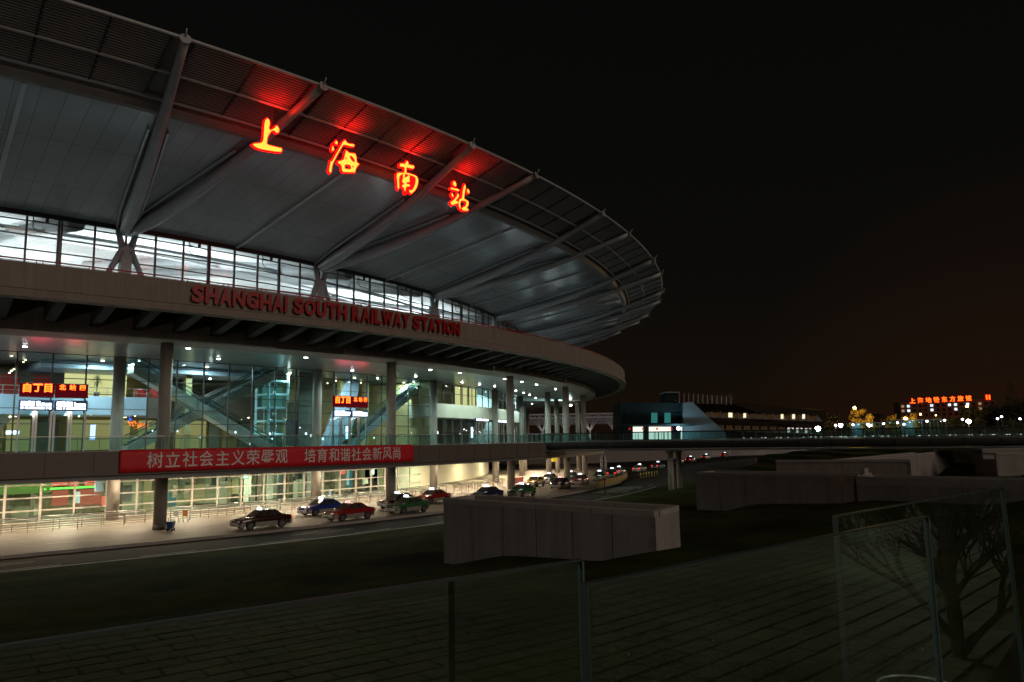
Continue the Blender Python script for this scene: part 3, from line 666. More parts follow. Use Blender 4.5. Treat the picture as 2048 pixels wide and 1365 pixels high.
# orange neon spray of leaves on the back wall, reflections near the rail painted as small glowing blobs
nd_ = thing('neon_decoration', 'sprawling orange and blue neon decoration on the yellow wall left of the outer column', 'neon light', tuple(onR(272, 850, 126)))
m_no = emit('neon_orange_tube', (2.4, .42, .05), 1, False); m_nb = emit('neon_blue_tube', (.12, .25, 1.6), 1, False); random.seed(21)
for j in range(9):
    mb = MB(); x0, y0 = 254 + j * 4.6, 852 + random.uniform(-5, 3); mb.tube([onR(x0 + random.uniform(0, 9), y0 + random.uniform(-6, 6), 126) for _ in range(5)], .05, 5); mb.build('tube', m_no, nd_)
mb = MB(); mb.tube([onR(256, 844, 126), onR(260, 838, 126), onR(258, 834, 126), onR(264, 842, 126)], .05, 5); mb.build('tube', m_nb, nd_)
for gi, (x, y, w_, h_) in enumerate(((230, 863, .3, .35), (305, 862, .35, .35), (355, 863, .35, .4), (400, 876, .8, .35), (471, 865, .45, .55), (502, 872, .25, .6), (500, 888, .3, .7), (540, 868, .4, .7), (545, 878, .6, .4), (565, 876, .3, .5), (612, 868, .6, .7), (622, 872, .4, .9), (646, 878, .5, .8), (600, 856, .35, .3), (703, 868, .3, .4), (748, 876, .4, .6), (823, 866, .25, .6), (920, 868, .3, .6))):
    p = onR(x, y, 131.0); th = pol(p)[0]; mb = MB(); mb.sphere(p, .5, 4, h_ / w_ if w_ > .3 else 1.4)
    for i_, v_ in enumerate(mb.v): mb.v[i_] = tuple(p + (Vector(v_) - p) * w_ * .45)
    tag(mb.build('reflection_glint', m_white), 'small white glowing blob painting a reflection low behind the deck railing', 'lamp', 'painted reflection glints behind the deck railing')
# palm and sofas on the mezzanine
pp = Vector(onR(193, 792, 123.6)); pp.z = 12.2
pl = thing('potted_palm', 'tall potted palm on the mezzanine edge before a yellow lit room', 'potted plant', tuple(pp))
mb = MB(); mb.tube([pp, pp + Vector((0, 0, .45))], [.24, .32], 12); mb.build('pot', m_brownin, pl)
m_leaf = mat('palm_leaf', (.03, .06, .02), .5, 0, .3, 3)
mb = MB()
for i in range(7): mb.tube([pp + Vector((0, 0, .45)), pp + Vector((.12 * cos(i), .12 * sin(i), 1.6 + .1 * i))], .025, 5)
mb.build('stem', m_leaf, pl)
mb = MB()
for i in range(46):
    b_ = pp + Vector((.1 * cos(i), .1 * sin(i), 1.2 + random.random() * 1.1)); a = random.random() * 6.28; L = .5 + .4 * random.random()
    for sgm in range(5):
        u0, u1 = sgm / 5, (sgm + 1) / 5
        f = lambda u: b_ + Vector((cos(a) * L * u, sin(a) * L * u, .35 * u - .75 * u * u))
        s_ = Vector((-sin(a), cos(a), 0)) * .045 * (1 - u0)
        mb.poly([f(u0) - s_, f(u0) + s_, f(u1) + s_ * .7, f(u1) - s_ * .7])
mb.build('frond', m_leaf, pl, fix=False)
for x, lb in ((282, 'red velvet armchair on the mezzanine left of the outer column'), (310, 'red velvet armchair on the mezzanine hidden partly by the outer column')):
    p = Vector(onR(x, 792, 123.3)); p.z = 12.2; o = thing('armchair', lb, 'armchair', tuple(p), 'red armchairs on the mezzanine')
    mb = MB(); mb.box(p + Vector((0, 0, .25)), (.9, .9, .4), rad(-44)); mb.build('seat', m_red, o, bevel=.06)
    mb = MB(); mb.box(p - rdir(-44) * .4 + Vector((0, 0, .6)), (.2, .95, .9), rad(-44)); mb.build('backrest', m_red, o, bevel=.08)
    for s in (-.45, .45): mb = MB(); mb.box(p + tang(-44) * s + Vector((0, 0, .4)), (.85, .16, .65), rad(-44)); mb.build('armrest', m_red, o, bevel=.05)

# ------------------------------------------------------------------ entrances: doors, displays, white fascias
def entrance(x0, x1, yled0, yled1, yw0, yw1, yb, glyphs, where):
    R = 132.9; t0, t1, zb, zt = frame_at(x0, x1, yled0, yled1, R)
    for half in (0, 1):
        a = t0 + (t1 - t0) * (half * .5 + .012); b = t0 + (t1 - t0) * (half * .5 + .488); tm = (a + b) / 2
        o = thing('led_display', 'red led display with amber characters, %s half, over the %s' % (('left', 'right')[half], where), 'led display', P(tm, R, zb), 'led displays over the entrances')
        mb = MB(); mb.sweep([(R, zb), (R, zt), (R - .25, zt), (R - .25, zb)], a, b, 3); mb.build('board', m_ledr, o)
        mb = MB(); w_ = (b - a) * .012
        for z in (zb + .02, zt - .02): mb.bar(P(a, R + .01, z), P(b, R + .01, z), .06, .06)
        mb.build('board_frame', m_neonr if 0 else m_lip, o)
        for i, g in enumerate(glyphs[half]):
            t = a + (b - a) * (.2 + .31 * i); h = (zt - zb) * (.62 if half == 0 else .40)
            me = text_mesh(g, h, .01, h * .028); z = zt - .12 - h * .42
            place_flat(me, 'character', m_led, P(t, R + .03, z), tang(t), (0, 0, 1), o)
        lamp('glow', 'AREA', P(tm, R + .12, (zb + zt) / 2), 70, (1, .06, .12), aim=rdir(tm) + Vector((0, 0, .6)), size=(.8, 2.0), parent=o)
        # white lit fascia under it, with two rows of lettering too blurred to read
        _, _, wb, wt = frame_at(x0, x1, yw0, yw1, R)
        s = thing('entrance_sign', 'white backlit sign strip, %s one over the %s' % (('left', 'right')[half], where), 'lit sign', P(tm, R, wb), 'white signs over the entrances')
        mb = MB(); mb.sweep([(R + .02, wb), (R + .02, wt), (R - .2, wt), (R - .2, wb)], a, b, 3); mb.build('sign_box', mat_navy, s)
        mb = MB(); random.seed(int(x0) + half); n = 22
        for row, (u0, u1, ph) in enumerate(((.42, .88, .92), (.14, .34, 1.0))):
            for i in range(n):
                if random.random() < .04: continue
                ta = a + (b - a) * (.05 + .9 * i / n); tb_ = ta + (b - a) * .9 / n * (.86 if row == 0 else .93)
                top = u1 - (.16 if row == 0 and i > 13 else 0) + random.uniform(-.03, .03)
                mb.sweep([(R + .035, wb + (wt - wb) * u0), (R + .035, wb + (wt - wb) * top)], ta, tb_, 1, closed=False)
        mb.build('lettering', m_white, s, fix=False)
        # pair of sliding door leaves
        d = thing('entrance_door', 'glass doors with bright steel stiles, %s pair under the %s sign' % (('left', 'right')[half], where), 'door', P(tm, R - .4, 6.5), 'entrance doors')
        mb = MB(); mb.sweep([(R - .3, 6.55), (R - .3, wb - .05)], a, b, 2, closed=False); mb.build('glass', m_glass, d, fix=False)
        for u in (.02, .46, .54, .97):
            mb = MB(); t = a + (b - a) * u; mb.box(P(t, R - .27, 6.55 + (wb - 6.6) / 2), (.10, .17, wb - 6.62), rad(t)); mb.build('stile', m_steelbr, d)
        lamp('light', 'AREA', P(tm, R + .25, wb - .1), 22, (1, .9, .85), aim=(rdir(tm) * -.3 + Vector((0, 0, -1))), size=(.3, 1.8), parent=d)
mat_navy = mat('sign_blue', (.05, .08, .20), .4, 0, .05, 2)
entrance(38, 178, 767, 796, 801, 822, 890, (('自', '丁', '目'), ('北', '站', '四')), 'left entrance')
entrance(667, 737, 793, 816, 821, 834, 890, (('自', '丁', '目'), ('北', '站', '四')), 'middle entrance')
for x0, x1, y0, y1, wh in ((952, 977, 837, 843, 'first shop entrance'), (995, 1013, 840, 846, 'second shop entrance')):
    R = 132.75; t0, t1, zb, zt = frame_at(x0, x1, y0, y1, R); tm = (t0 + t1) / 2
    s = thing('entrance_sign', 'small white backlit sign above the steel posts of the ' + wh, 'lit sign', P(tm, R, zb), 'white signs over the entrances')
    mb = MB(); mb.sweep([(R, zb), (R, zt), (R - .2, zt), (R - .2, zb)], t0, t1, 2); mb.build('sign_box', mat_navy, s)
    mb = MB()
    for a, b in ((.03, .47), (.52, .97)): mb.sweep([(R + .03, zb + .08), (R + .03, zt - .1)], t0 + (t1 - t0) * a, t0 + (t1 - t0) * b, 2, closed=False)
    mb.build('lettering', m_white, s, fix=False)
    d = thing('entrance_door', 'pair of bright steel door posts under the small white sign of the ' + wh, 'door', P(tm, R, 6.5))
    for u in (.1, .3, .55, .8): mb = MB(); mb.box(P(t0 + (t1 - t0) * u, R - .2, 8.3), (.12, .3, 3.5), 0); mb.build('stile', m_steelbr, d)
def lightbox(x, y0, y1, w, R, label, m_=None):
    p0, p1 = onR(x, y1, R), onR(x, y0, R); th = pol(p0)[0]; o = thing('light_box', label, 'light box', tuple(p0))
    mb = MB(); mb.box((p0 + p1) / 2, (.14, w + .1, p1.z - p0.z + .1), rad(th)); mb.build('case', m_steel, o)
    mb = MB(); mb.box((p0 + p1) / 2 + rdir(th) * .09, (.05, w, p1.z - p0.z), rad(th)); mb.build('screen', m_ or m_white, o)
lightbox(943, 855, 876, .75, 131, 'tall narrow white light box between the shop entrances')
lightbox(695, 853, 865, .75, 130, 'white light box behind the doors of the middle entrance, upper of two')
lightbox(695, 867, 878, .75, 130.2, 'white light box behind the doors of the middle entrance, lower of two')
lightbox(871, 863, 868, 1.2, 131, 'wide low white light box by the third inner column')
lightbox(185, 850, 880, .45, 131.2, 'thin upright blue white light strip right of the left entrance', emit('strip_blue', (.55, .62, 1), 2.2, False))
lightbox(25, 862, 869, 1.0, 131, 'small white screen left of the left entrance doors')
m_poster = mat('grey_poster', (.14, .14, .16), .5, 0, .2, 2)
for x, lb in ((583, 'dark grey poster board standing inside the hall'), ):
    p = Vector(onR(x, 880, 129.4)); p.z = 6.5; o = thing('poster_board', lb, 'poster board', tuple(p))
    mb = MB(); mb.box(p + Vector((0, 0, 1.7)), (.1, 1.7, 3.0), rad(-38)); mb.build('poster', m_poster, o)
    for s in (-.88, .88): mb = MB(); mb.box(p + tang(-38) * s + Vector((0, 0, 1.6)), (.1, .07, 3.2), rad(-38)); mb.build('post', m_steelbr, o)

mb = MB(); p0, p1 = onR(479, 958, 128), onR(499, 951, 128); th = pol(p0)[0]
o = thing('exit_sign', 'small green lit exit sign hanging on the ground floor behind the glass', 'exit sign', tuple(p0))
mb.box((p0 + p1) / 2, (.12, .95, .36), rad(th)); mb.build('case', emit('exit_green', (.05, 1, .25), 1.0, False), o)
mb = MB(); mb.box((p0 + p1) / 2 + rdir(th) * .09 + tang(th) * .12, (.04, .5, .22), rad(th)); mb.build('arrow_panel', m_white, o)
# ------------------------------------------------------------------ signs on the station
# hanging calligraphy, traced as (metres along, height) on the hanging plane
def px_loop(pts, ox, oy, sc, th, R):
    o = Vector(P(th, R, 0)); n_ = rdir(th); tg = tang(th); res = []
    for x, y in pts:
        d = ray(ox + x / sc, oy + y / sc); k = ((o - Vector((0, 0, EYE))).dot(n_)) / d.dot(n_); q = Vector((0, 0, EYE)) + d * k
        res.append(((q - o).dot(tg), q.z))
    return res
A1, A2 = (500, 220, 8.533), (770, 310, 10.5)
CH = [
 ('上', A1, -45.05, [[(295,150),(325,180),(332,220),(328,270),(318,305),(322,335),(350,355),(385,335),(425,310),(440,280),(460,278),(480,310),(492,345),(485,380),(460,395),(440,385),(425,360),(390,350),(355,365),(340,390),(310,430),(292,470),(285,520),(278,560),(285,590),(320,610),(400,630),(480,650),(530,660),(540,690),(525,718),(440,712),(330,695),(240,680),(150,660),(90,630),(48,595),(70,580),(130,578),(190,570),(220,540),(232,490),(235,430),(240,350),(245,280),(252,220),(265,175)]], 'first and leftmost'),
 ('海', A1, -42.5, [[(1470,530),(1490,560),(1485,590),(1465,585),(1447,562)], [(1408,620),(1425,660),(1428,680),(1405,705),(1395,690),(1402,650)],
   [(1620,522),(1650,570),(1700,590),(1750,588),(1775,610),(1760,628),(1700,618),(1650,600),(1595,595),(1570,620),(1500,740),(1425,880),(1410,910),(1390,980),(1382,1060),(1365,1075),(1350,1050),(1352,1000),(1370,940),(1375,880),(1390,890),(1410,870),(1470,760),(1550,620),(1580,560)],
   [(1640,700),(1665,725),(1700,745),(1790,755),(1805,800),(1812,850),(1815,900),(1855,930),(1825,960),(1800,1000),(1785,1065),(1700,1065),(1590,1060),(1570,1030),(1565,970),(1545,930),(1505,915),(1510,880),(1560,870),(1600,850),(1615,800),(1625,750)],
   [(1690,790),(1730,785),(1765,820),(1790,860),(1785,900),(1750,890),(1715,850)], [(1620,815),(1640,810),(1650,840),(1635,855),(1622,840)], [(1610,945),(1650,930),(1700,940),(1725,970),(1725,1015),(1660,1020),(1610,1005)], [(1745,950),(1765,955),(1770,980),(1755,992),(1742,975)]], 'second'),
 ('南', A2, -39.85, [[(462,135),(480,165),(482,210),(540,225),(600,235),(605,270),(580,292),(520,278),(470,265),(440,275),(440,320),(440,378),(410,378),(412,320),(415,270),(370,250),(312,248),(318,190),(380,192),(425,205),(435,165)],
   [(275,380),(330,385),(400,381),(480,392),(560,415),(640,445),(675,480),(688,540),(680,620),(655,690),(610,760),(550,815),(520,790),(508,740),(540,755),(575,740),(610,680),(635,610),(645,530),(640,480),(600,450),(520,425),(440,405),(370,400),(320,425),(292,470),(285,540),(288,620),(290,690),(275,720),(262,690),(262,620),(255,540),(245,470),(248,410)],
   [(390,410),(408,412),(405,450),(410,480),(450,470),(480,450),(488,432),(505,440),(512,485),(500,510),(512,550),(505,575),(470,572),(440,590),(445,615),(490,622),(515,640),(512,665),(470,662),(440,675),(425,720),(415,770),(405,720),(395,685),(360,672),(360,640),(395,625),(400,600),(365,580),(358,550),(375,515),(380,470),(375,420)]], 'third'),
 ('站', A2, -37.2, [[(1450,560),(1475,580),(1490,630),(1480,665),(1455,650),(1428,620),(1430,580)], [(1385,695),(1440,708),(1520,722),(1552,745),(1535,762),(1480,745),(1420,728),(1380,722)], [(1410,808),(1425,850),(1425,890),(1405,870),(1395,835)],
   [(1520,820),(1545,845),(1545,875),(1510,920),(1475,960),(1500,980),(1530,992),(1530,1018),(1500,1025),(1440,1040),(1410,1058),(1375,1010),(1385,990),(1430,965),(1480,910),(1510,870)],
   [(1675,630),(1685,660),(1680,720),(1665,800),(1655,870),(1650,920),(1690,950),(1735,975),(1750,1010),(1740,1060),(1715,1100),(1700,1120),(1740,1145),(1740,1170),(1680,1175),(1630,1165),(1615,1130),(1650,1100),(1685,1090),(1705,1050),(1712,1000),(1690,975),(1640,960),(1600,962),(1575,990),(1568,1040),(1575,1090),(1585,1140),(1565,1120),(1550,1060),(1548,990),(1565,940),(1615,915),(1625,850),(1635,760),(1650,680)],
   [(1735,725),(1760,755),(1765,800),(1745,808),(1725,770),(1722,740)]], 'fourth and rightmost')]
for ch, (ox, oy, sc), th, loops, wh in CH:
    R = 157.4; lp = [px_loop(l_, ox, oy, sc, th, R) for l_ in loops]
    zs = [z for l_ in lp for _, z in l_]; xs = [x for l_ in lp for x, _ in l_]
    o = thing('hanging_sign', 'glowing red and amber neon character %s, %s of four under the roof edge' % (ch, wh), 'neon sign', P(th, R, min(zs)), 'four neon characters hung from the roof')
    place_flat(outline_mesh(lp, .10, .085), 'housing_halo', m_neonr, P(th, R - .12, 0), tang(th), (0, 0, 1), o, center=False)  # red outline: lit letter sides, widened to paint their glow
    place_flat(outline_mesh(lp, .02, 0), 'face', m_neon, P(th, R + .03, 0), tang(th), (0, 0, 1), o, center=False)
    lamp('glow', 'AREA', P(th, R + .35, max(zs) + .1), 80, (1, .005, .005), aim=rdir(th) * .55 + Vector((0, 0, 1)), size=(1.8, .4), parent=o, spread=rad(115))
    for u in (.3, .66):
        x = min(xs) + (max(xs) - min(xs)) * u; mb = MB(); a = Vector(P(th, R - .15, 0)) + tang(th) * x
        mb.tube([a + Vector((0, 0, 33.8)), a + Vector((0, 0, max(zs) - .9))], .035, 6); mb.build('hanger_rod', m_red, o)
# painted steel lettering on the parapet
o = thing('station_sign', 'red raised letters SHANGHAI SOUTH RAILWAY STATION along the concrete parapet', 'sign', P(-41, 153.5, 17.8))
TXT = 'SHANGHAI SOUTH RAILWAY STATION'; adv = {'I': .42, ' ': .42, 'W': 1.34, 'N': 1.06, 'H': 1.04, 'O': 1.10, 'G': 1.10, 'U': 1.02, 'L': .86, 'S': .98, 'Y': .98}
tot = sum(adv.get(c, 1.0) for c in TXT); t = -46.66; span = 10.92
for c in TXT:
    w = adv.get(c, 1.0) * span / tot
    if c != ' ':
        me = text_mesh(c, 1, .06, .05); th = t + w / 2
        hh = max(v.co.y for v in me.vertices) - min(v.co.y for v in me.vertices); ww = max(v.co.x for v in me.vertices) - min(v.co.x for v in me.vertices)
        tw = rad(w) * 153.5 * (.60 if c == 'I' else .93)
        if c == 'I': tw = min(tw, .34)
        place_flat(me, 'letter', m_redlet, P(th, 153.62, 18.56), tang(th), (0, 0, 1), o, sx=tw / ww, sy=1.38 / hh)
    t += w
# cloth banner on the deck edge
o = thing('banner', 'long red banner with grey Chinese characters fixed along the deck edge', 'banner', P(-42.3, 149.4, 4.9))
m_ban = mat('red_banner_cloth', (.66, .012, .02), .6, 0, .12, 1.5, .3, 3); m_char = mat('banner_character', (.80, .74, .74), .6, 0, .08, 2)
mb = MB(); mb.sweep([(149.40, 4.88), (149.42, 5.3), (149.42, 5.75), (149.42, 6.2), (149.40, 6.62), (149.33, 6.62), (149.33, 4.88)], -47.92, -36.74, 150, smooth=True)
for i_, v_ in enumerate(mb.v):
    if hypot(v_[0] - CX, v_[1] - CY) > 149.38: th_ = pol(v_)[0]; q_ = .016 * sin(th_ * 11 + v_[2] * 2.1) + .012 * sin(th_ * 27 - v_[2] * 3) + .010 * sin(th_ * 4.3); mb.v[i_] = (v_[0] + q_ * cos(rad(th_)), v_[1] + q_ * sin(rad(th_)), v_[2] + .5 * q_)
mb.build('cloth', m_ban, o)
def banner_text(txt, ta, tb):
    n = len(txt)
    for i, c in enumerate(txt):
        t = ta + (tb - ta) * (i + .5) / n; me = text_mesh(c, 1.34, .004, .010)
        place_flat(me, 'character', m_char, P(t, 149.475, 5.80), tang(t), (0, 0, 1), o, sx=.94)
banner_text('树立社会主义荣辱观', -47.2, -42.55); banner_text('培育和谐社会新风尚', -41.95, -37.45)

# ------------------------------------------------------------------ queue railings on the drive
m_rail = mat('dull_steel_rail', (.30, .25, .22), .5, .3, .1, 3)
def railing(R, ta, tb, label):
    o = thing('queue_railing', label, 'railing', P(ta, R, 0), 'queue railings beside the taxi drive')
    n = int((tb - ta) / .72)
    mb = MB(); mb.tube([P(ta + (tb - ta) * i / (2 * n), R, 1.12) for i in range(2 * n + 1)], .045, 6); mb.build('handrail', m_steelbr, o)
    mb = MB()
    for z in (.22, .40, .58, .76, .94): mb.tube([P(ta + (tb - ta) * i / n, R, z) for i in range(n + 1)], .02, 4)
    mb.build('rail', m_rail, o)
    for i in range(n + 1): mb = MB(); mb.box(P(ta + (tb - ta) * i / n, R, .56), (.05, .05, 1.12), rad(ta)); mb.build('post', m_rail, o)
railing(139.2, -60, -45.8, 'long steel queue railing left of the near round column')
railing(139.2, -44.9, -20.5, 'long steel queue railing running behind the taxis')
railing(137.3, -60, -21, 'inner steel queue railing close to the glass front')

# ------------------------------------------------------------------ taxis
m_silver = mat('silver_paint', (.42, .41, .40), .35, .5, .05, 2, coat=.4)
m_tglass = mat('car_glass', (.05, .055, .05), .06, 0, .3, 5, spec=.9, coat=1)
m_head = mat('headlamp', (.75, .75, .72), .1, .3, .05, 5, coat=1); m_tail = emit('tail_lamp', (1, .03, .01), 2.0, False); m_taild = mat('tail_lamp_off', (.35, .01, .01), .2, 0, .1, 4)
m_rs = emit('roof_sign_lit', (.80, .88, 1), 2.6, False); m_rsr = emit('roof_sign_red', (1, .45, .45), 1.6, False); m_plate = mat('number_plate', (.08, .12, .40), .4, 0, .05, 6)
def paint(nm, c): return mat(nm, c, .20, .0, .06, 3, coat=.8, spec=.35)
PAINT = dict(maroon=paint('maroon_paint', (.030, .005, .004)), red=paint('red_paint', (.28, .018, .015)), blue=paint('blue_paint', (.025, .04, .26)), green=paint('green_paint', (.035, .14, .045)), navy=paint('navy_paint', (.015, .02, .09)), yellow=paint('yellow_paint', (.62, .33, .03)), white=paint('white_paint', (.55, .55, .56)), dark=paint('dark_paint', (.02, .02, .025)))
def loft(mb, secs):
    base = len(mb.v); k = len(secs[0][1])
    for x, ring_ in secs:
        for y, z in ring_: mb.v.append((x, y, z))
    for i in range(len(secs) - 1):
        for j in range(k):
            jj = (j + 1) % k; mb.face((base + i * k + j, base + i * k + jj, base + (i + 1) * k + jj, base + (i + 1) * k + j), True)
    mb.face([base + j for j in range(k)]); mb.face([base + (len(secs) - 1) * k + k - 1 - j for j in range(k)])
def sec(w, zb, zm, zt):
    h = [(w - .10, zb), (w - .02, zb + .08), (w, zm), (w - .015, zt - .08), (w - .06, zt - .015), (w * .6, zt + .012)]
    return h + [(-y, z) for y, z in h[::-1]]
m_rimd = mat('dull_wheel_rim', (.16, .155, .15), .4, .5, .1, 6)
def make_taxi():
    o = thing('taxi', 'taxi', 'taxi', (0, 0, 0), 'taxis queueing at the station', True)
    mb = MB()
    loft(mb, [(x, sec(w, zb, .58, zt)) for x, w, zb, zt in ((2.24, .66, .36, .66), (2.16, .78, .26, .74), (1.9, .83, .22, .80), (1.3, .85, .20, .87), (.92, .855, .20, .93), (0, .86, .20, .955), (-1.0, .86, .20, .96), (-1.5, .855, .22, .97), (-1.95, .83, .26, .95), (-2.18, .78, .32, .90), (-2.25, .70, .42, .80))])
    body = mb.build('body', PAINT['maroon'], o)
    mb = MB()   # two-tone silver lower half and bumpers, set proud of the paint
    for s in (-1, 1):
        for xa, xb in ((.92, -.93), (2.1, 1.72), (-1.72, -2.12)):
            w0 = .862 if abs(xa) < 1 else (.80 if xa > 0 else .835); w1 = .864 if abs(xb) < 1 else (.84 if xb > 0 else .795)
            q0 = [(xa, s * (w0 - .02), .23), (xb, s * (w1 - .02), .23), (xb, s * (w1 + .01), .56), (xa, s * (w0 + .01), .56)]
            mb = MB(); mb.hexa(q0, [(x, y - s * .05, z) for x, y, z in q0]); mb.build('lower_trim', m_silver, o)
    for nm, x, rx in (('front_bumper', 2.2, 1), ('rear_bumper', -2.2, -1)):
        mb = MB(); mb.hexa([(x - rx * .15, -.82, .28), (x + rx * .05, -.68, .28), (x + rx * .05, .68, .28), (x - rx * .15, .82, .28)], [(x - rx * .13, -.82, .55), (x + rx * .08, -.66, .55), (x + rx * .08, .66, .55), (x - rx * .13, .82, .55)])
        mb.build(nm, m_silver, o, bevel=.02)
    bx = [(.98, .78, .925), (-1.56, .76, .945)]; tx = [(.30, .60, 1.395), (-.88, .58, 1.40)]
    mb = MB()
    mb.hexa([(bx[0][0], -bx[0][1], bx[0][2]), (bx[0][0], bx[0][1], bx[0][2]), (bx[1][0], bx[1][1], bx[1][2]), (bx[1][0], -bx[1][1], bx[1][2])], [(tx[0][0], -tx[0][1], tx[0][2]), (tx[0][0], tx[0][1], tx[0][2]), (tx[1][0], tx[1][1], tx[1][2]), (tx[1][0], -tx[1][1], tx[1][2])])
    cab = mb.build('cabin', PAINT['maroon'], o, bevel=.05)
    def pane(name, c4, inset):
        c4 = [Vector(c) for c in c4]; ctr = sum(c4, Vector()) / 4; nrm = (c4[1] - c4[0]).cross(c4[3] - c4[0]).normalized()
        if nrm.dot(ctr - Vector((-.3, 0, 1.1))) < 0: nrm = -nrm
        mb = MB(); f = [c.lerp(ctr, inset) + nrm * .006 for c in c4]; mb.hexa([p - nrm * .004 for p in f], f); return mb.build(name, m_tglass, cab)
    B0, B1, T0_, T1_ = bx[0], bx[1], tx[0], tx[1]
    pane('windscreen', [(B0[0], -B0[1], B0[2]), (B0[0], B0[1], B0[2]), (T0_[0], T0_[1], T0_[2]), (T0_[0], -T0_[1], T0_[2])], .11)
    pane('rear_window', [(B1[0], B1[1], B1[2]), (B1[0], -B1[1], B1[2]), (T1_[0], -T1_[1], T1_[2]), (T1_[0], T1_[1], T1_[2])], .13)
    for s in (-1, 1):
        L = lambda u, v: Vector((B0[0], s * B0[1], B0[2])).lerp(Vector((B1[0], s * B1[1], B1[2])), u).lerp(Vector((T0_[0], s * T0_[1], T0_[2])).lerp(Vector((T1_[0], s * T1_[1], T1_[2])), u), v)
        for ua, ub, ra, rb in ((.07, .42, .05, .42), (.46, .78, .47, .84), (.81, .93, .87, .90)):
            pane('side_window', [L(ua, .04), L(ub, .04), L(rb, .9), L(ra, .9)], .05)
        mb = MB(); mb.box((.62, s * .92, .96), (.12, .16, .11)); mb.build('wing_mirror', PAINT['maroon'], o, bevel=.02)
        for x in (1.32, -1.33):
            mb = MB(); mb.tube([(x, s * .64, .305), (x, s * .875, .305)], .305, 20); w = mb.build('wheel', m_black, o)
            mb = MB(); mb.tube([(x, s * .872, .305), (x, s * .882, .305)], .205, 16)
            for a in range(5): mb.bar((x, s * .886, .305), (x + .17 * cos(a * 1.257), s * .886, .305 + .17 * sin(a * 1.257)), .06, .012, (0, 1, 0))
            mb.build('rim', m_rimd, w)
            mb = MB()   # dark wheel arch lip
            pts = [(x + .355 * cos(a), s * .868, .30 + .355 * sin(a)) for a in [pi * i / 10 for i in range(11)]]
            mb.tube(pts, .022, 5); mb.build('arch_lip', m_black, w)
        mb = MB(); mb.box((2.19, s * .58, .67), (.12, .34, .13)); mb.build('headlight', m_head, o, bevel=.02)
        mb = MB(); mb.box((-2.22, s * .60, .76), (.10, .30, .16)); mb.build('taillight', m_taild, o, bevel=.02)
    mb = MB(); mb.box((2.235, 0, .66), (.06, .7, .11)); mb.build('grille', m_dark, o)
    mb = MB(); mb.box((2.295, 0, .42), (.02, .44, .13)); mb.build('number_plate', m_plate, o)
    mb = MB(); mb.box((-2.295, 0, .48), (.02, .44, .13)); mb.build('number_plate', m_plate, o)
    mb = MB(); mb.hexa([(.10, -.30, 1.43), (.26, -.30, 1.43), (.26, .30, 1.43), (.10, .30, 1.43)], [(.13, -.26, 1.62), (.20, -.26, 1.62), (.20, .26, 1.62), (.13, .26, 1.62)]); mb.build('roof_sign', m_rs, o, bevel=.015)
    for ob in [o] + list(o.children_recursive):
        if ob.type == 'MESH':
            for sl in ob.material_slots:
                m0 = sl.material; sl.link = 'OBJECT'; sl.material = m0
    return o
def set_taxi(o, th=None, R=None, heading=-1, color='maroon', label='', tail=False, sign=None, xy=None, head=None):
    o.scale = (1.06, 1.06, 1.06)
    if th is not None:
        o.location = P(th, R, 0); o.rotation_euler = (0, 0, atan2(*(tang(th) * heading).yx))
    else:
        o.location = (*xy, 0); o.rotation_euler = (0, 0, head)
    o['label'] = label
    for ob in o.children_recursive:
        if ob.type != 'MESH': continue
        n_ = ob.name.split('.')[0]
        if n_ in ('body', 'cabin', 'wing_mirror'): ob.material_slots[0].material = PAINT[color]
        if n_ == 'taillight': ob.material_slots[0].material = m_tail if tail else m_taild
        if n_ == 'roof_sign' and sign: ob.material_slots[0].material = sign
TX = [
 (-43.85, 151.2, -1, 'maroon', 'maroon and silver taxi at the head of the outer lane, nearest the camera', True, None),
 (-39.98, 145.2, -1, 'blue', 'bright blue and silver taxi in the inner lane beside the railing', False, None),
 (-40.68, 151.8, -1, 'red', 'red and silver taxi second in the outer lane, pinkish roof sign', False, m_rsr),
 (-36.45, 146.4, -1, 'maroon', 'dark red taxi half hidden behind the second round column', False, None),
 (-37.80, 151.3, -1, 'green', 'green and silver taxi with a pale bonnet in front of the second round column', False, None),
 (-33.9, 145.6, -1, 'red', 'dark red taxi in the inner lane just left of the concrete wall', False, None),
 (-31.35, 148.6, -1, 'navy', 'dark blue taxi partly hidden behind the top of the near concrete wall', False, None),
 (-29.25, 150.2, -1, 'green', 'green taxi in front of the third round column, above the near wall', False, None),
 (-21.6, 143.3, -1, 'yellow', 'yellow taxi behind the dark blue taxi near the fourth column', False, None),
 (-23.0, 148.6, -1, 'navy', 'dark blue taxi with a pinkish roof sign by the fourth round column', False, m_rsr),
 (-18.2, 142.9, -1, 'dark', 'dark taxi behind the fourth round column', False, None),
 (-19.4, 148.8, -1, 'red', 'red taxi just right of the fourth round column', False, None),
 (-15.6, 145.0, -1, 'green', 'pale green taxi farther along the inner lane past the columns', False, None),
 (-14.9, 149.6, -1, 'green', 'green taxi with a lit tail lamp past the fourth column', True, None),
 (-10.6, 150.6, 1, 'dark', 'dark taxi showing red tail lamps beside the tall white sign', True, None)]
tx0 = make_taxi(); bpy.context.view_layer.update()
for i, (t, R, h, c, lb, tl, sg) in enumerate(TX):
    o = tx0 if i == 0 else copy_tree(tx0)
    set_taxi(o, t, R, h, c, lb, tl, sg)
    if i and not sg: 
        for ob in o.children_recursive:
            if ob.name.startswith('roof_sign'): ob.material_slots[0].material = m_rs
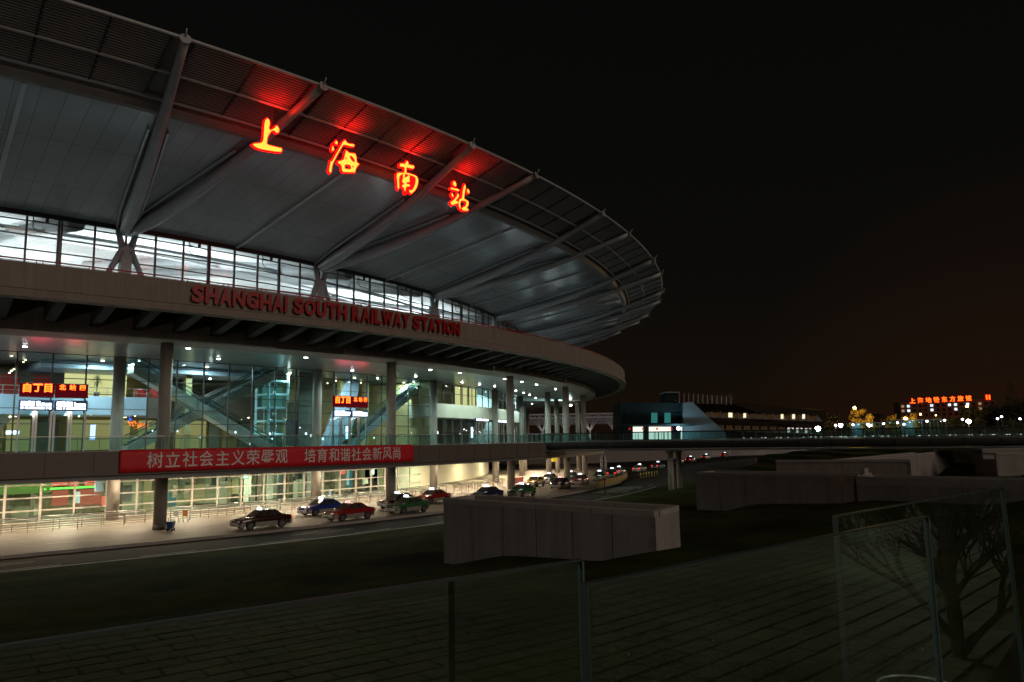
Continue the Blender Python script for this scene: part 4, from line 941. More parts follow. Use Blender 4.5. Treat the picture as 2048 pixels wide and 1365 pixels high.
for (x, y), hd, c, lb in (((20.2, 150), 1.15, 'white', 'white taxi just past the tall white sign'), ((26, 161), 1.1, 'white', 'white taxi alone beyond the yellow bollards with red tail lamps'), ((32.8, 177), 1.05, 'navy', 'dark taxi under the footbridge left of its pier'), ((43.5, 206), 1.02, 'dark', 'dark taxi right behind the footbridge pier'), ((51, 224), 1.0, 'maroon', 'dark taxi in the far queue right of the footbridge pier'), ((62, 250), 1.0, 'white', 'silver taxi far along the queue with red tail lamps'), ((74, 272), 1.0, 'red', 'last taxi in the far queue under the footbridge')):
    o = copy_tree(tx0); set_taxi(o, None, None, 1, c, lb, True, m_rs, xy=(x, y), head=hd)

# ------------------------------------------------------------------ small things on the drive
b0 = Vector(onz(341, 1062, 0)); o = thing('bin_cart', 'small blue wheeled cleaning cart beside the near round column', 'cart', tuple(b0))
m_bl = mat('blue_plastic', (.02, .07, .22), .4, 0, .08, 3)
mb = MB(); mb.hexa([b0 + Vector((x, y, .18)) for x, y in ((-.2, -.2), (.2, -.2), (.2, .2), (-.2, .2))], [b0 + Vector((x, y, .75)) for x, y in ((-.27, -.26), (.27, -.26), (.27, .26), (-.27, .26))]); mb.build('bin', m_bl, o)
mb = MB(); mb.tube([b0 + Vector((-.28, -.2, .1)), b0 + Vector((-.32, -.2, 1.0)), b0 + Vector((-.32, .2, 1.0)), b0 + Vector((-.28, .2, .1))], .02, 6); mb.build('handle', m_dark, o)
for x, y in ((-.2, -.2), (.2, -.2), (.2, .2), (-.2, .2)): mb = MB(); mb.tube([b0 + Vector((x, y - .03, .09)), b0 + Vector((x, y + .03, .09))], .09, 10); mb.build('wheel', m_black, o)
def chair(x, y, m_, label):
    p = Vector(onz(x, y, 0)); o = thing('chair', label, 'chair', tuple(p)); rz = .6
    mb = MB(); mb.box(p + Vector((0, 0, .45)), (.44, .44, .05), rz); mb.build('seat', m_, o)
    mb = MB(); mb.box(p + Vector((-.2 * sin(rz), .2 * cos(rz), .78)), (.42, .05, .55), rz); mb.build('backrest', m_, o, bevel=.02)
    for a, b in ((-.19, -.19), (.19, -.19), (.19, .19), (-.19, .19)):
        q = p + Vector((a * cos(rz) - b * sin(rz), a * sin(rz) + b * cos(rz), 0)); mb = MB(); mb.tube([q, q + Vector((0, 0, .44))], .018, 6); mb.build('leg', m_steelbr, o)
chair(352, 1045, mat('white_plastic', (.6, .6, .56), .4), 'white chair standing by the queue railing')
chair(371, 1044, mat('orange_wood', (.5, .22, .05), .5), 'orange brown chair beside the white chair at the queue railing')
o = thing('railing_banner', 'small red cloth banner with white marks tied to the queue railing', 'banner', P(-20.4, 139.6, .4))
mb = MB(); mb.sweep([(139.65, .35), (139.65, 1.15), (139.62, 1.15), (139.62, .35)], -21.3, -19.6, 6); mb.build('cloth', mat('bright_red_cloth', (.7, .05, .03), .6), o)
mb = MB()
for i in range(7):
    for j in range(3): mb.sweep([(139.67, .5 + .2 * j), (139.67, .5 + .2 * j + .1)], -21.1 + .2 * i, -21.1 + .2 * i + .12, 1, closed=False)
mb.build('lettering', m_char, o, fix=False)
p = Vector(onz(980, 978, 0)); o = thing('luggage_trolley', 'red framed luggage trolley by the queue railing left of the third column', 'trolley', tuple(p))
mb = MB(); mb.tube([p + Vector((-.4, 0, .2)), p + Vector((.5, 0, .2)), p + Vector((.65, 0, 1.0)), p + Vector((.65, .5, 1.0)), p + Vector((.5, .5, .2)), p + Vector((-.4, .5, .2)), p + Vector((-.4, 0, .2))], .03, 6); mb.build('frame', m_red, o)
for a in (-.35, .4):
    for b in (0, .5): mb = MB(); mb.tube([p + Vector((a, b - .02, .1)), p + Vector((a, b + .02, .1))], .1, 10); mb.build('wheel', m_black, o)
# tall white arrow-shaped road sign
p = Vector(onz(1209, 990, -.2)); o = thing('road_sign', 'tall white pointed sign panel on a post beside the footbridge', 'road sign', tuple(p))
m_signw = mat('white_sign', (.62, .58, .52), .5, 0, .08, 2); ex = Vector((.95, .3, 0)).normalized(); u = Vector((0, 0, 1))
mb = MB(); f = [ex * -.42 + u * 3.25, ex * .42 + u * 3.25, ex * .45 + u * 4.6, ex * .0 + u * 5.35, ex * -.45 + u * 4.6]; n_ = ex.cross(u) * .06
mb.hexa([p + q - n_ for q in f], [p + q + n_ for q in f]); mb.build('panel', m_signw, o)
mb = MB(); mb.tube([p + n_ * 2, p + n_ * 2 + u * 5.2], .06, 8)
for z in (3.5, 4.1, 4.6): mb.bar(p - ex * .4 + n_ * 1.8 + u * z, p + ex * .4 + n_ * 1.8 + u * z, .05, .05)
mb.build('post', m_dark, o)
mb = MB(); mb.sweep([(152.9, 0), (153.25, 0), (153.2, .75), (152.95, .75)], -21.5, -8, 14); o = mb.build('traffic_barrier', mat('faded_yellow_paint', (.38, .27, .07), .6, 0, .3, 1)); tag(o, 'low faded yellow traffic barrier curving along the drive kerb', 'barrier')
bl = None
for i in range(7):
    if bl is None:
        p = (22.6, 139.0, -.2); bl = thing('bollard', 'yellow striped bollard in the row under the footbridge', 'bollard', p, 'row of yellow bollards by the road')
        mb = MB(); mb.cyl(p, .09, 1.0, 10); mb.build('post', mat('bollard_yellow', (.6, .45, .12), .5), bl)
        mb = MB(); mb.cyl((p[0], p[1], .25), .095, .15, 10); mb.build('band', m_dark, bl); o = bl
    else: o = copy_tree(bl)
    o['label'] = 'yellow striped bollard, %s from the left in the row under the footbridge' % ORD[i]
    o.location = (22.6 + .75 * i, 139.0 + 1.4 * i, -.2)
o = thing('wall_poster', 'square yellow poster on the lit cream lobby wall', 'poster', tuple(onR(1109, 917, 126)))
p = Vector(atd(1109, 917, 135)); mb = MB(); mb.box(p, (1.0, .06, 1.1)); mb.build('sheet', mat('yellow_poster', (.8, .65, .03), .5), o)
mb = MB(); mb.box(p + Vector((0, .04, 0)), (1.1, .04, 1.2)); mb.build('poster_frame', m_steel, o)

# ------------------------------------------------------------------ footbridge
br = thing('footbridge', 'dark footbridge with green glass rails crossing from the station deck to the right', 'footbridge', (24, 98.5, 0))
NE = [(1.2, 105.6), (8.4, 104), (16, 101.2), (24, 98.5), (35.2, 95), (46, 93.1), (58, 92), (85, 92), (120, 95)]
ZD = [6.6, 6.58, 6.56, 6.53, 6.48, 6.44, 6.40, 6.34, 6.3]
def off(i, d):
    a = Vector(NE[max(i - 1, 0)]); b = Vector(NE[min(i + 1, len(NE) - 1)]); t = (b - a).normalized(); return Vector(NE[i]) + Vector((-t.y, t.x)) * d
def strip(prof, name, m_, parent):
    mb = MB(); base = 0; k = len(prof)
    for i in range(len(NE)):
        for d, dz in prof: q = off(i, d); mb.v.append((q.x, q.y, ZD[i] + dz))
    for i in range(len(NE) - 1):
        for j in range(k): jj = (j + 1) % k; mb.face((i * k + j, i * k + jj, (i + 1) * k + jj, (i + 1) * k + j))
    mb.face(range(k)); mb.face([(len(NE) - 1) * k + k - 1 - j for j in range(k)])
    return mb.build(name, m_, parent)
m_brid = mat('bridge_dark_metal', (.13, .14, .13), .35, .4, .1, 1)
dk = strip([(.0, 0), (0, -.18), (.12, -.5), (.4, -.8), (.75, -1.0), (5.2, -1.0), (5.9, -.5), (6, 0)], 'bridge_deck', m_brid, br)
strip([(-.15, -1.14), (-.15, -1.28), (6.1, -1.28), (6.1, -1.14)], 'soffit_plate', m_lip, br)
mb = MB()
for i in range(len(NE) - 1):
    a, b = Vector((*NE[i], ZD[i])), Vector((*NE[i + 1], ZD[i + 1])); n = max(1, int((b - a).length / 3.2))
    for q in range(n):
        p = a.lerp(b, q / n); mb.tube([p + Vector((-.02, -.02, -.15)), p + Vector((0, .10, -.55)), p + Vector((0, .7, -1.05))], .03, 4)
mb.build('fascia_rib', m_dark, dk)
for d, nm in ((.05, 'near'), (5.9, 'far')):
    mb = MB(); pts = [(off(i, d).x, off(i, d).y, ZD[i]) for i in range(len(NE))]
    for a, b in zip(pts, pts[1:]): mb.poly([(a[0], a[1], a[2] + .05), (b[0], b[1], b[2] + .05), (b[0], b[1], b[2] + 1.05), (a[0], a[1], a[2] + 1.05)])
    g = mb.build('glass_railing', m_glassg, br, fix=False)
    mb = MB(); mb.tube([(a[0], a[1], a[2] + 1.14) for a in pts], .06, 6)
    mb.build('handrail', m_dark, g)
    mb = MB()
    for a, b in zip(pts, pts[1:]):
        a, b = Vector(a), Vector(b); n = max(1, int((b - a).length / 1.6))
        for q in range(n): p = a.lerp(b, q / n); mb = MB(); mb.box(p + Vector((0, .06, .55)), (.05, .03, 1.1)); mb.build('post', m_steelbr, g)
m_pier = mat('pale_pier_concrete', (.52, .48, .43), .75, 0, .12, 1.5, streak=.4)
for px_ in ((20.4, 101.2), (22.1, 104.0)):
    mb = MB(); mb.cyl((*px_, -.2), .36, 5.4, 18); pr_ = mb.build('pier', m_pier, br)
    mb = MB(); mb.cyl((*px_, 4.9), .40, .32, 18, .62); mb.build('pier_head', m_pier, pr_)
# rows of little ground lamps along the foot of the bridge rail
mgl = emit('deck_lamp', (1, .93, .86), 1.6, False)
for i in range(60):
    u = i / 60; x = 30 + 60 * u + random.uniform(-.6, .6)
    j = max(q for q in range(len(NE) - 1) if NE[q][0] <= x); v = (x - NE[j][0]) / (NE[j + 1][0] - NE[j][0]); y = NE[j][1] + (NE[j + 1][1] - NE[j][1]) * v; z = ZD[j] + (ZD[j + 1] - ZD[j]) * v
    mb = MB(); mb.box((x, y + 5.6, z + .22), (random.uniform(.06, .2), .05, .05)); o = mb.build('deck_light', mgl)
    tag(o, 'tiny pale light at the foot of the footbridge rail', 'light', 'row of tiny lights along the footbridge')

# ------------------------------------------------------------------ concrete walls in the lawn
def wall(a, b, depth, ztop, label, zb=-.2, cop=.18, rec=True, zt2=None, joint=1.9):
    a, b, dv = Vector((*a, 0)), Vector((*b, 0)), Vector((*depth, 0)); o = thing('concrete_wall', label, 'wall', (a.x, a.y, 0), 'concrete walls standing in the lawn')
    zt2 = ztop if zt2 is None else zt2; L = (b - a).length; n = max(1, round(L / joint)); d = (b - a)
    mb = MB()
    def slab(p0, p1, w0, w1, za, zb_, z0):
        mb.hexa([p0 + w0 + Vector((0, 0, z0)), p1 + w0 + Vector((0, 0, z0)), p1 + w1 + Vector((0, 0, z0)), p0 + w1 + Vector((0, 0, z0))], [p0 + w0 + Vector((0, 0, za)), p1 + w0 + Vector((0, 0, zb_)), p1 + w1 + Vector((0, 0, zb_)), p0 + w1 + Vector((0, 0, za))])
    g = .012 / L
    for i in range(n):
        u0, u1 = i / n + g, (i + 1) / n - g; za, zz = ztop + (zt2 - ztop) * u0 - cop, ztop + (zt2 - ztop) * u1 - cop
        slab(a + d * u0, a + d * u1, dv * 0, dv * .12, za, zz, zb)
    for s0, s1 in ((0, .495), (.505, 1)): slab(b, b - d * (.3 / L), dv * s0, dv * s1, zt2 - cop, zt2 - cop, zb)
    mb.build('panel', m_wall, o)
    mb = MB(); slab(a + d * (.015 / L), b - d * (.31 / L), dv * .125, dv, ztop - cop - .5, zt2 - cop - .5, zb)
    mb.build('core', m_concd, o)
    mb = MB(); e_ = d.normalized() * .03; w = dv.normalized() * .03; m2 = max(1, round(L / 2.6))
    for i in range(m2):
        u0, u1 = i / m2 + g, (i + 1) / m2 - g; za, zz = ztop + (zt2 - ztop) * u0, ztop + (zt2 - ztop) * u1
        for (s0, s1) in ((-.02, .16), (.84, 1.02)):
            mb.hexa([a + d * u0 + dv * s0 + Vector((0, 0, za - cop + .003)), a + d * u1 + dv * s0 + Vector((0, 0, zz - cop + .003)), a + d * u1 + dv * s1 + Vector((0, 0, zz - cop + .003)), a + d * u0 + dv * s1 + Vector((0, 0, za - cop + .003))], [a + d * u0 + dv * s0 + Vector((0, 0, za)), a + d * u1 + dv * s0 + Vector((0, 0, zz)), a + d * u1 + dv * s1 + Vector((0, 0, zz)), a + d * u0 + dv * s1 + Vector((0, 0, za))])
    slab(b + e_, b - d * (.3 / L), dv * .161, dv * .839, zt2, zt2, zt2 - cop + .003)
    slab(a - e_, a + d * (.3 / L), dv * .161, dv * .839, ztop, ztop, ztop - cop + .003)
    mb.build('coping', m_cop, o); return o
wall((-2.83, 31), (4.3, 24), (1.16, 2.0), 4.59, 'nearest low concrete wall with a pale end face, in the middle of the picture', joint=1.7)
wall((12.1, 52), (19.9, 45), (1.8, 2.2), 4.54, 'wide concrete wall in the lawn right of the footbridge pier')
wall((23.6, 70), (33.7, 66), (.9, 2.2), 4.66, 'concrete wall behind the wide lawn wall, under the footbridge')
wall((30, 70.5), (56.7, 100), (-1.6, 1.4), 4.55, 'long concrete wall receding to the right under the footbridge', zt2=4.72)
wall((18.44, 42), (27.5, 33), (1.5, 1.6), 4.60, 'tall concrete wall with a broad coping behind the glass panels', cop=.42, joint=2.6)
wall((59.35, 98), (78, 99.5), (-.2, 2.2), 5.52, 'concrete wall at the far right close to the footbridge')
wall((52.2, 84), (66, 85.5), (-.25, 2.2), 4.64, 'square ended concrete wall at the right edge of the picture')
wall((53.8, 89), (68, 90.5), (-.15, 1.4), 5.05, 'concrete wall just behind the square ended one at the right edge')
mb = MB(); mb.cyl((17.9, 42.6, 2.0), .045, 2.55, 8); o = mb.build('marker_pole', mat('orange_pole', (.35, .12, .02), .6)); tag(o, 'thin orange pole standing left of the tall wall', 'pole')
mb = MB(); mb.box((20.4, 45.3, 4.72), (.36, .3, .34), .5); o = mb.build('junction_box', m_cop, bevel=.02); tag(o, 'small pale box on the end of the wide lawn wall', 'box')

# ------------------------------------------------------------------ near plaza, glass balustrade, bare tree, reflected lamp
mb = MB()   # paving slabs of the plaza the camera stands on
m_pav = mat('plaza_paving', (.20, .19, .155), .7, 0, .45, .45, .2, 40); m_grout = mat('paving_bed', (.085, .08, .07), .9)
ln = Vector((.77, .64, 0)).normalized(); nn = Vector((.64, -.77, 0)).normalized()
org = Vector((-.9, .85, 0))
mb.hexa([org - ln * 12 + Vector((0, 0, 4.9)), org + ln * 4.6 + Vector((0, 0, 4.9)), org + ln * 40 + nn * 3 + Vector((0, 0, 4.9)), org + ln * 40 + nn * 30 + Vector((0, 0, 4.9)), org - ln * 12 + nn * 30 + Vector((0, 0, 4.9))], [org - ln * 12 + Vector((0, 0, 5.33)), org + ln * 4.6 + Vector((0, 0, 5.33)), org + ln * 40 + nn * 3 + Vector((0, 0, 5.33)), org + ln * 40 + nn * 30 + Vector((0, 0, 5.33)), org - ln * 12 + nn * 30 + Vector((0, 0, 5.33))])
structure('plaza', mb, m_grout)
mb = MB()
for j in range(76):
    d0_, d1_ = .02 + j * .2, .19 + j * .2
    for i in range(66):
        u0 = -6 + i * .42 + (.21 if j % 2 else 0)
        if u0 + .41 > 4.6 + d0_ * 11.8: break
        q = [org + ln * u0 + nn * d0_, org + ln * (u0 + .405) + nn * d0_, org + ln * (u0 + .405) + nn * d1_, org + ln * u0 + nn * d1_]
        mb.poly([p + Vector((0, 0, 5.342 + random.uniform(0, .004))) for p in q])
structure('plaza_paving', mb, m_pav)
def glass_panel(p0, p1, z0, z1, th, label, lean=0):
    p0, p1 = Vector((*p0, 0)), Vector((*p1, 0)); d = (p1 - p0).normalized(); n_ = Vector((d.y, -d.x, 0)); o = thing('glass_barrier', label, 'glass panel', (p0.x, p0.y, z0), 'glass balustrade panels around the plaza')
    u0, u1 = Vector((0, 0, z0)), Vector((0, 0, z1)); L = d * lean
    mb = MB(); mb.poly([p0 + u0, p1 + u0 + L, p1 + u1, p0 + u1]); mb.build('pane', m_fglass, o, fix=False)
    mb = MB()
    mb.hexa([p0 + u1 - n_ * th / 2, p1 + u1 - n_ * th / 2, p1 + u1 + n_ * th / 2, p0 + u1 + n_ * th / 2], [p0 + u1 - n_ * th / 2 + Vector((0, 0, .005)), p1 + u1 - n_ * th / 2 + Vector((0, 0, .005)), p1 + u1 + n_ * th / 2 + Vector((0, 0, .005)), p0 + u1 + n_ * th / 2 + Vector((0, 0, .005))])
    mb.build('top_edge', m_edge, o)
    for Lp_, (p, Lp) in enumerate(((p0, Vector()), (p1, L))):
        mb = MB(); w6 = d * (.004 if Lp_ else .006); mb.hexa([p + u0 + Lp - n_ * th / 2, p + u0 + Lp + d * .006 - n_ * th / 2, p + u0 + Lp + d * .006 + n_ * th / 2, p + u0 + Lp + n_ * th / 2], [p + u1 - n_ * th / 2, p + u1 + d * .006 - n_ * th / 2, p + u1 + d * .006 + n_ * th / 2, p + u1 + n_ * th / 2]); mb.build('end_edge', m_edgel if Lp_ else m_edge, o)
glass_panel((-2.05, .08), (.15, 1.84), 5.25, 6.52, .015, 'nearest glass panel at the lower left of the picture')
glass_panel((.13, 1.53), (1.40, 2.67), 5.25, 6.52, .019, 'middle glass panel with a dark thick left edge')
glass_panel((1.11, 2.72), (2.51, 4.02), 5.25, 6.52, .019, 'farthest glass panel at the right with a bright green right edge', lean=.09)
def bare_tree(x, y, z, h, label):
    o = thing('bare_tree', label, 'tree', (x, y, z)); m_ = mat('bark', (.05, .042, .035), .9, 0, .2, 3)
    random.seed(5); tr = MB(); cr = MB()
    def grow(p, d, L, r, lev):
        q = p + d * L; mid = p + d * L * .5 + Vector((random.uniform(-1, 1), random.uniform(-1, 1), 0)) * L * .06
        (tr if lev == 0 else cr).tube([p, mid, q], [r, r * .85, r * .68], 6 if lev < 2 else 4, cap=False)
        if lev >= 6: return
        for i in range(3 if lev else 11):
            a = random.uniform(0, 6.28); s = random.uniform(.35, .85)
            nd = (d + Vector((cos(a) * s, sin(a) * s, random.uniform(-.1, .35)))).normalized(); grow(p.lerp(q, random.uniform(.6 if lev else .2, 1)), nd, (L if lev else L * .42) * random.uniform(.66, .92), r * .62, lev + 1)
    grow(Vector((x, y, z)), Vector((.06, 0, 1)), h, .045, 0); tr.build('trunk', m_, o); cr.build('branches', m_, o, fix=False)
bare_tree(3.75, 4.3, 5.0, 1.25, 'bare branching tree on the paved plaza, mirrored in the glass')
pl_ = thing('plaza_lamp', 'street lamp on a post behind the glass panels, seen only as a reflection', 'street lamp', (13, 1, 5.34))
mb = MB(); mb.tube([(13, 1, 5.34), (13, 1, 12)], [.08, .05], 8); mb.build('post', m_dark, pl_)
mb = MB(); mb.sphere((13, 1, 12.2), .22, 6); mb.build('globe', m_spot, pl_)
lamp('light', 'SPOT', (13, 1, 11.9), 1300, (.92, 1, .78), aim=(0, 0, -1), size=.2, parent=pl_, spot_size=rad(165), spot_blend=1)
pl2 = thing('plaza_lamp', 'added street lamp on a post, unseen far to the left behind the camera', 'street lamp', (-20, -10, 4.0))  # unseen lamp added to brighten the wall fronts and lawn
mb = MB(); mb.tube([(-20, -10, 4.0), (-20, -10, 13)], [.08, .05], 8); mb.build('post', m_dark, pl2)
mb = MB(); mb.sphere((-20, -10, 13.2), .22, 6); mb.build('globe', m_spot, pl2)
lamp('light', 'POINT', (-20, -10, 12.7), 3900, (1, .86, .72), size=.3, parent=pl2)
up = Vector(onz(1835, 1378, 4.5)); ur = thing('ground_light', 'round steel ground light rim at the bottom right corner of the picture', 'ground light', tuple(up))
mb = MB(); mb.tube([up + Vector((.33 * cos(a), .33 * sin(a), .02)) for a in [2 * pi * i / 32 for i in range(33)]], .012, 6, cap=False); mb.build('rim', m_trim, ur)
mb = MB(); mb.cyl(up - Vector((0, 0, .5)), .30, .46, 24); mb.build('base', m_concd, ur)
lamp('light', 'POINT', up + Vector((-.2, -.3, .35)), 1.2, (.9, 1, 1), size=.03, parent=ur)  # small lamp added above the rim to make it glint

# ------------------------------------------------------------------ far side: upper plaza, subway hall, shelters, trees, hotel
mb = MB(); q = [(-40, 230), (20, 232), (58, 262), (84, 300), (118, 312), (150, 280), (420, 250), (900, 300), (900, 1500), (-200, 1500), (-200, 330)]
mb.hexa([(x, y, -.24) for x, y in q], [(x, y, 6.45) for x, y in q]); structure('upper_plaza', mb, m_concd)
def far(x, y, D): return Vector(atd(x, y, D))
# white steel canopy of the bus concourse seen between the columns
o = thing('bus_canopy', 'white steel canopy on branching columns beyond the station colonnade', 'canopy', (20, 335, 6.45))
m_wst = mat('white_steel', (.30, .29, .29), .5, 0, .06, 1)
mb = MB()
for i in range(14):
    x = -6 + 4.4 * i; mb.bar((x, 335, 17.2), (x, 352, 17.8), .3, .4)
for y in (335, 340, 346): mb.bar((-8, y, 16.6), (56, y, 16.6), .35, .5); mb.bar((-8, y, 18.2), (56, y, 18.2), .3, .3)
for i in range(44): x = -8 + 1.45 * i; mb.bar((x, 335, 16.7), (x + .72, 335, 18.1), .14, .14); mb.bar((x + .72, 335, 18.1), (x + 1.45, 335, 16.7), .14, .14)
mb.build('roof_truss', m_wst, o)
for i in range(5):
    x = 2 + 10.4 * i; mb = MB(); mb.cyl((x, 335, 6.4), .45, 4.4, 10)
    for a in (-4, -2, 2, 4): mb.tube([(x, 335, 10.6), (x + a, 335 + abs(a) * .4, 16.5)], [.3, .18], 6)
    mb.build('branching_column', m_wst, o)
mb = MB(); mb.box((24, 356, 15.2), (66, .5, 2.6)); mb.build('back_panel', m_lip, o)
for x in (0, 16, 32, 48):
    mb = MB(); mb.box((x, 330, 7.0), (1.2, .5, .4)); f = mb.build('flood_lamp', m_steel, o); lamp('light', 'AREA', (x, 330, 7.3), 420, (1, .93, .9), aim=(0, .55, 1), size=(1.2, .5), parent=f)
# subway entrance hall
D = 300
o = thing('subway_hall', 'dark glass subway hall with a sloping grey concrete side and lit doorways', 'building', tuple(far(1300, 880, D)))
def fbox(mb, x0, x1, y0, y1, D, dep, dz=0):
    a, b = far(x0, y1, D), far(x1, y0, D); c, d = far(x1, y1, D), far(x0, y0, D)
    mb.hexa([a, c, c + Vector((0, dep, 0)), a + Vector((0, dep, 0))], [d, b, b + Vector((0, dep, 0)), d + Vector((0, dep, 0))])
m_teald = mat('dark_teal_cladding', (.014, .030, .033), .5, 0, .12, .4, spec=.2); m_slope = mat('sloping_concrete', (.13, .18, .20), .7, 0, .1, .2, streak=.3)
mb = MB(); fbox(mb, 1240, 1383, 806, 882, D, 22); hall = mb.build('hall_body', m_teald, o)
mb = MB(); a, b, c, d = far(1366, 806, D - 2), far(1384, 804, D - 2), far(1451, 866, D - 2), far(1366, 882, D - 2); c2 = far(1455, 882, D - 2)
mb.hexa([a, b, c, c2, d], [p + Vector((0, 10, 0)) for p in (a, b, c, c2, d)]); mb.build('sloping_wall', m_slope, hall)
m_wdk = mat('dark_window_glass', (.015, .03, .035), .1, 0, .1, .3); m_cy = emit('dim_cyan_window', (.05, .30, .28), .5, False); m_doorlit = emit('lit_doorway', (1, .98, .84), 1.1, False)
for i in range(9):
    x0 = 1250 + i * 13.2; mb = MB(); fbox(mb, x0, x0 + 12, 826, 846, D - .4, .3); mb.build('window', m_cy if i in (4, 6) else m_wdk, hall)
for x0, x1 in ((1266, 1286), (1298, 1342), (1362, 1367)): mb = MB(); fbox(mb, x0, x1, 854, 879, D - .5, .3); mb.build('doorway', m_doorlit, hall)
for x0, x1 in ((1308, 1309), (1316, 1318), (1327, 1329), (1336, 1337), (1276, 1277)): mb = MB(); fbox(mb, x0, x1, 864, 879, D - .8, .2); mb.build('door_bar', m_teald, hall)
mb = MB(); fbox(mb, 1235, 1390, 848, 852, D - 6, 8); mb.build('canopy', m_teald, hall)
mb = MB(); p = far(1357, 857, D - 7); mb.sphere(p, .75, 6); bl_ = mb.build('globe_lamp', emit('globe_blue_white', (.6, .8, 1), 9, False), o); lamp('light', 'POINT', p + Vector((0, -1.6, 0)), 2600, (.55, .85, 1), size=.5, parent=bl_)
for gi, x in enumerate((1259, 1286, 1314, 1343)): mb = MB(); p = far(x, 858, D - 6.5); mb.sphere(p, .38, 5, 1.2); tag(mb.build('red_lantern', emit('lantern_red', (.8, .02, .01), .7, False)), 'red lantern under the subway hall canopy, %s of four from the left' % ORD[gi], 'lantern', 'red lanterns of the subway hall')
# long building with a tiled stepped slope
D2 = 345
o = thing('sloped_building', 'long dark terraced building with lit windows and triangular fins behind the footbridge', 'building', tuple(far(1520, 870, D2)))
m_lb = mat('brown_terrace', (.030, .021, .016), .8, 0, .2, .3, spec=.08)
def fpt(x, y, D): return far(x, y, D)
mb = MB(); a = [fpt(1384, 806, D2), fpt(1470, 809, D2), fpt(1650, 822, D2 + 20), fpt(1650, 876, D2 + 20), fpt(1400, 880, D2)]
mb.hexa(a, [p + Vector((0, 18, 2)) for p in a]); bd = mb.build('terrace_body', m_lb, o)
m_wl = emit('lit_window_cream', (1, .92, .62), 1.1, False); m_wd = emit('dim_brown_window', (.35, .16, .05), .10, False); m_pk = emit('lit_window_pale', (1, .86, .8), .6, False)
for i in range(13):
    x = 1412 + i * 17.5; y = 830 + i * .62
    mb = MB(); fbox(mb, x, x + 11, y - 5, y + 5, D2 - 1, .5); mb.build('window', m_wd, bd)
    mb = MB(); fbox(mb, x + 6, x + 18, y + 20, y + 30, D2 - 4, .5); mb.build('window', m_pk if i in (9, 10, 11) else m_wd, bd)
    for yy, dd in ((y - 8, 2.5), (y + 18, 6)):
        mb = MB(); p0, p1, p2 = fpt(x + 11, yy, D2 - dd), fpt(x + 11, yy + 14, D2 - dd), fpt(x + 24, yy + 14, D2 - dd)
        mb.hexa([p0, p1, p2], [p + Vector((0, .5, 0)) for p in (p0, p1, p2)]); mb.build('fin', m_concd, bd)
for x, y in ((1457, 826), (1487, 827), (1562, 829), (1585, 829), (1605, 829)):
    mb = MB(); fbox(mb, x, x + (8 if x < 1470 else 5), y, y + 9, D2 - 3.2, .3); mb.build('lit_window', m_wl, bd)
mb = MB(); fbox(mb, 1400, 1650, 843, 849, D2 - 7, 7); mb.build('ledge', m_lb, bd)
mb = MB(); fbox(mb, 1331, 1357, 787, 803, D2 - 20, 12); rf = mb.build('rooftop_box', m_teald, bd)
mb = MB(); fbox(mb, 1331, 1359, 784, 786, D2 - 21, 14); mb.build('box_cap', m_trim, rf)
for i in range(12):
    x = 1358 + i * 9.4; y = 786 + i * .7; mb = MB(); fbox(mb, x, x + 1.6, y, y + 20 - i * .4, D2 - 12, .6); mb.build('roof_post', mat('rusty_post', (.5, .30, .22), .6) if i == 0 else bpy.data.materials['rusty_post'], bd)
mb = MB(); fbox(mb, 1358, 1470, 789, 807, D2 - 6, 6); mb.build('roof_screen', m_dark, bd)
# glass shelters
def shelter(x0, x1, y0, y1, D, label):
    o = thing('glass_shelter', label, 'shelter', tuple(far(x0, y1, D))); a, b = far(x0, y0, D), far(x1, y0 - 1, D); zb = 6.45
    mb = MB(); mb.hexa([(a.x, D, zb), (b.x, D, zb), (b.x, D + 9, zb), (a.x, D + 9, zb)], [(a.x, D, a.z), (b.x, D, b.z), (b.x, D + 9, b.z), (a.x, D + 9, a.z)]); mb.build('glass_walls', m_glassg, o, fix=False)
    mb = MB(); n = 6
    for i in range(n + 1):
        x = a.x + (b.x - a.x) * i / n
        for y in (D - .1, D + 9.1): mb.box((x, y, (zb + a.z) / 2), (.16, .16, a.z - zb))
    mb.build('frame', m_steel, o)
    mb = MB(); mb.box(((a.x + b.x) / 2, D + 4.5, a.z + .25), (b.x - a.x + 1.2, 10.6, .3)); mb.build('roof', m_steel, o)
    mb = MB(); mb.box((a.x + (b.x - a.x) * .35, D + 6, (zb + a.z) / 2), ((b.x - a.x) * .28, .4, a.z - zb - .4)); mb.build('screen_wall', m_slope, o)
    lamp('light', 'POINT', ((a.x + b.x) / 2 - 2, D + 3, a.z - .8), 420, (.7, .97, 1), size=.3, parent=o)
shelter(1700, 1770, 848, 872, 330, 'long glass shelter left of the gap under the yellow lit trees')
shelter(1795, 1891, 842, 872, 320, 'larger glass shelter below the neon hotel sign')
# street lamps
m_lampw = emit('street_lamp_white', (1, .97, 1), 60, False); m_lampp = emit('street_lamp_pale', (.95, .92, 1), 12, False); m_lampo = emit('street_lamp_orange', (1, .55, .12), 30, False)
def street_lamp(x, y, D, r, m_, label, energy=0, col=(1, 1, 1), grp=None, arm=False):
    p = far(x, y, D); o = thing('street_lamp', label, 'street lamp', (p.x, p.y, 6.45), grp)
    mb = MB(); mb.tube([(p.x + (.9 if arm else 0), p.y, 6.4), (p.x + (.9 if arm else 0), p.y, p.z), p], [.12, .09, .07], 6); mb.build('post', m_dark, o)
    mb = MB(); mb.sphere(p, r, 6, .9); mb.build('globe', m_, o)
    if energy: lamp('light', 'POINT', (p.x, p.y - r - .15, p.z), energy, col, size=r, parent=o)
street_lamp(1636, 858, 280, .95, m_lampw, 'dazzling white lamp left of the glass shelters, brightest of all', 2500, (1, .97, 1))
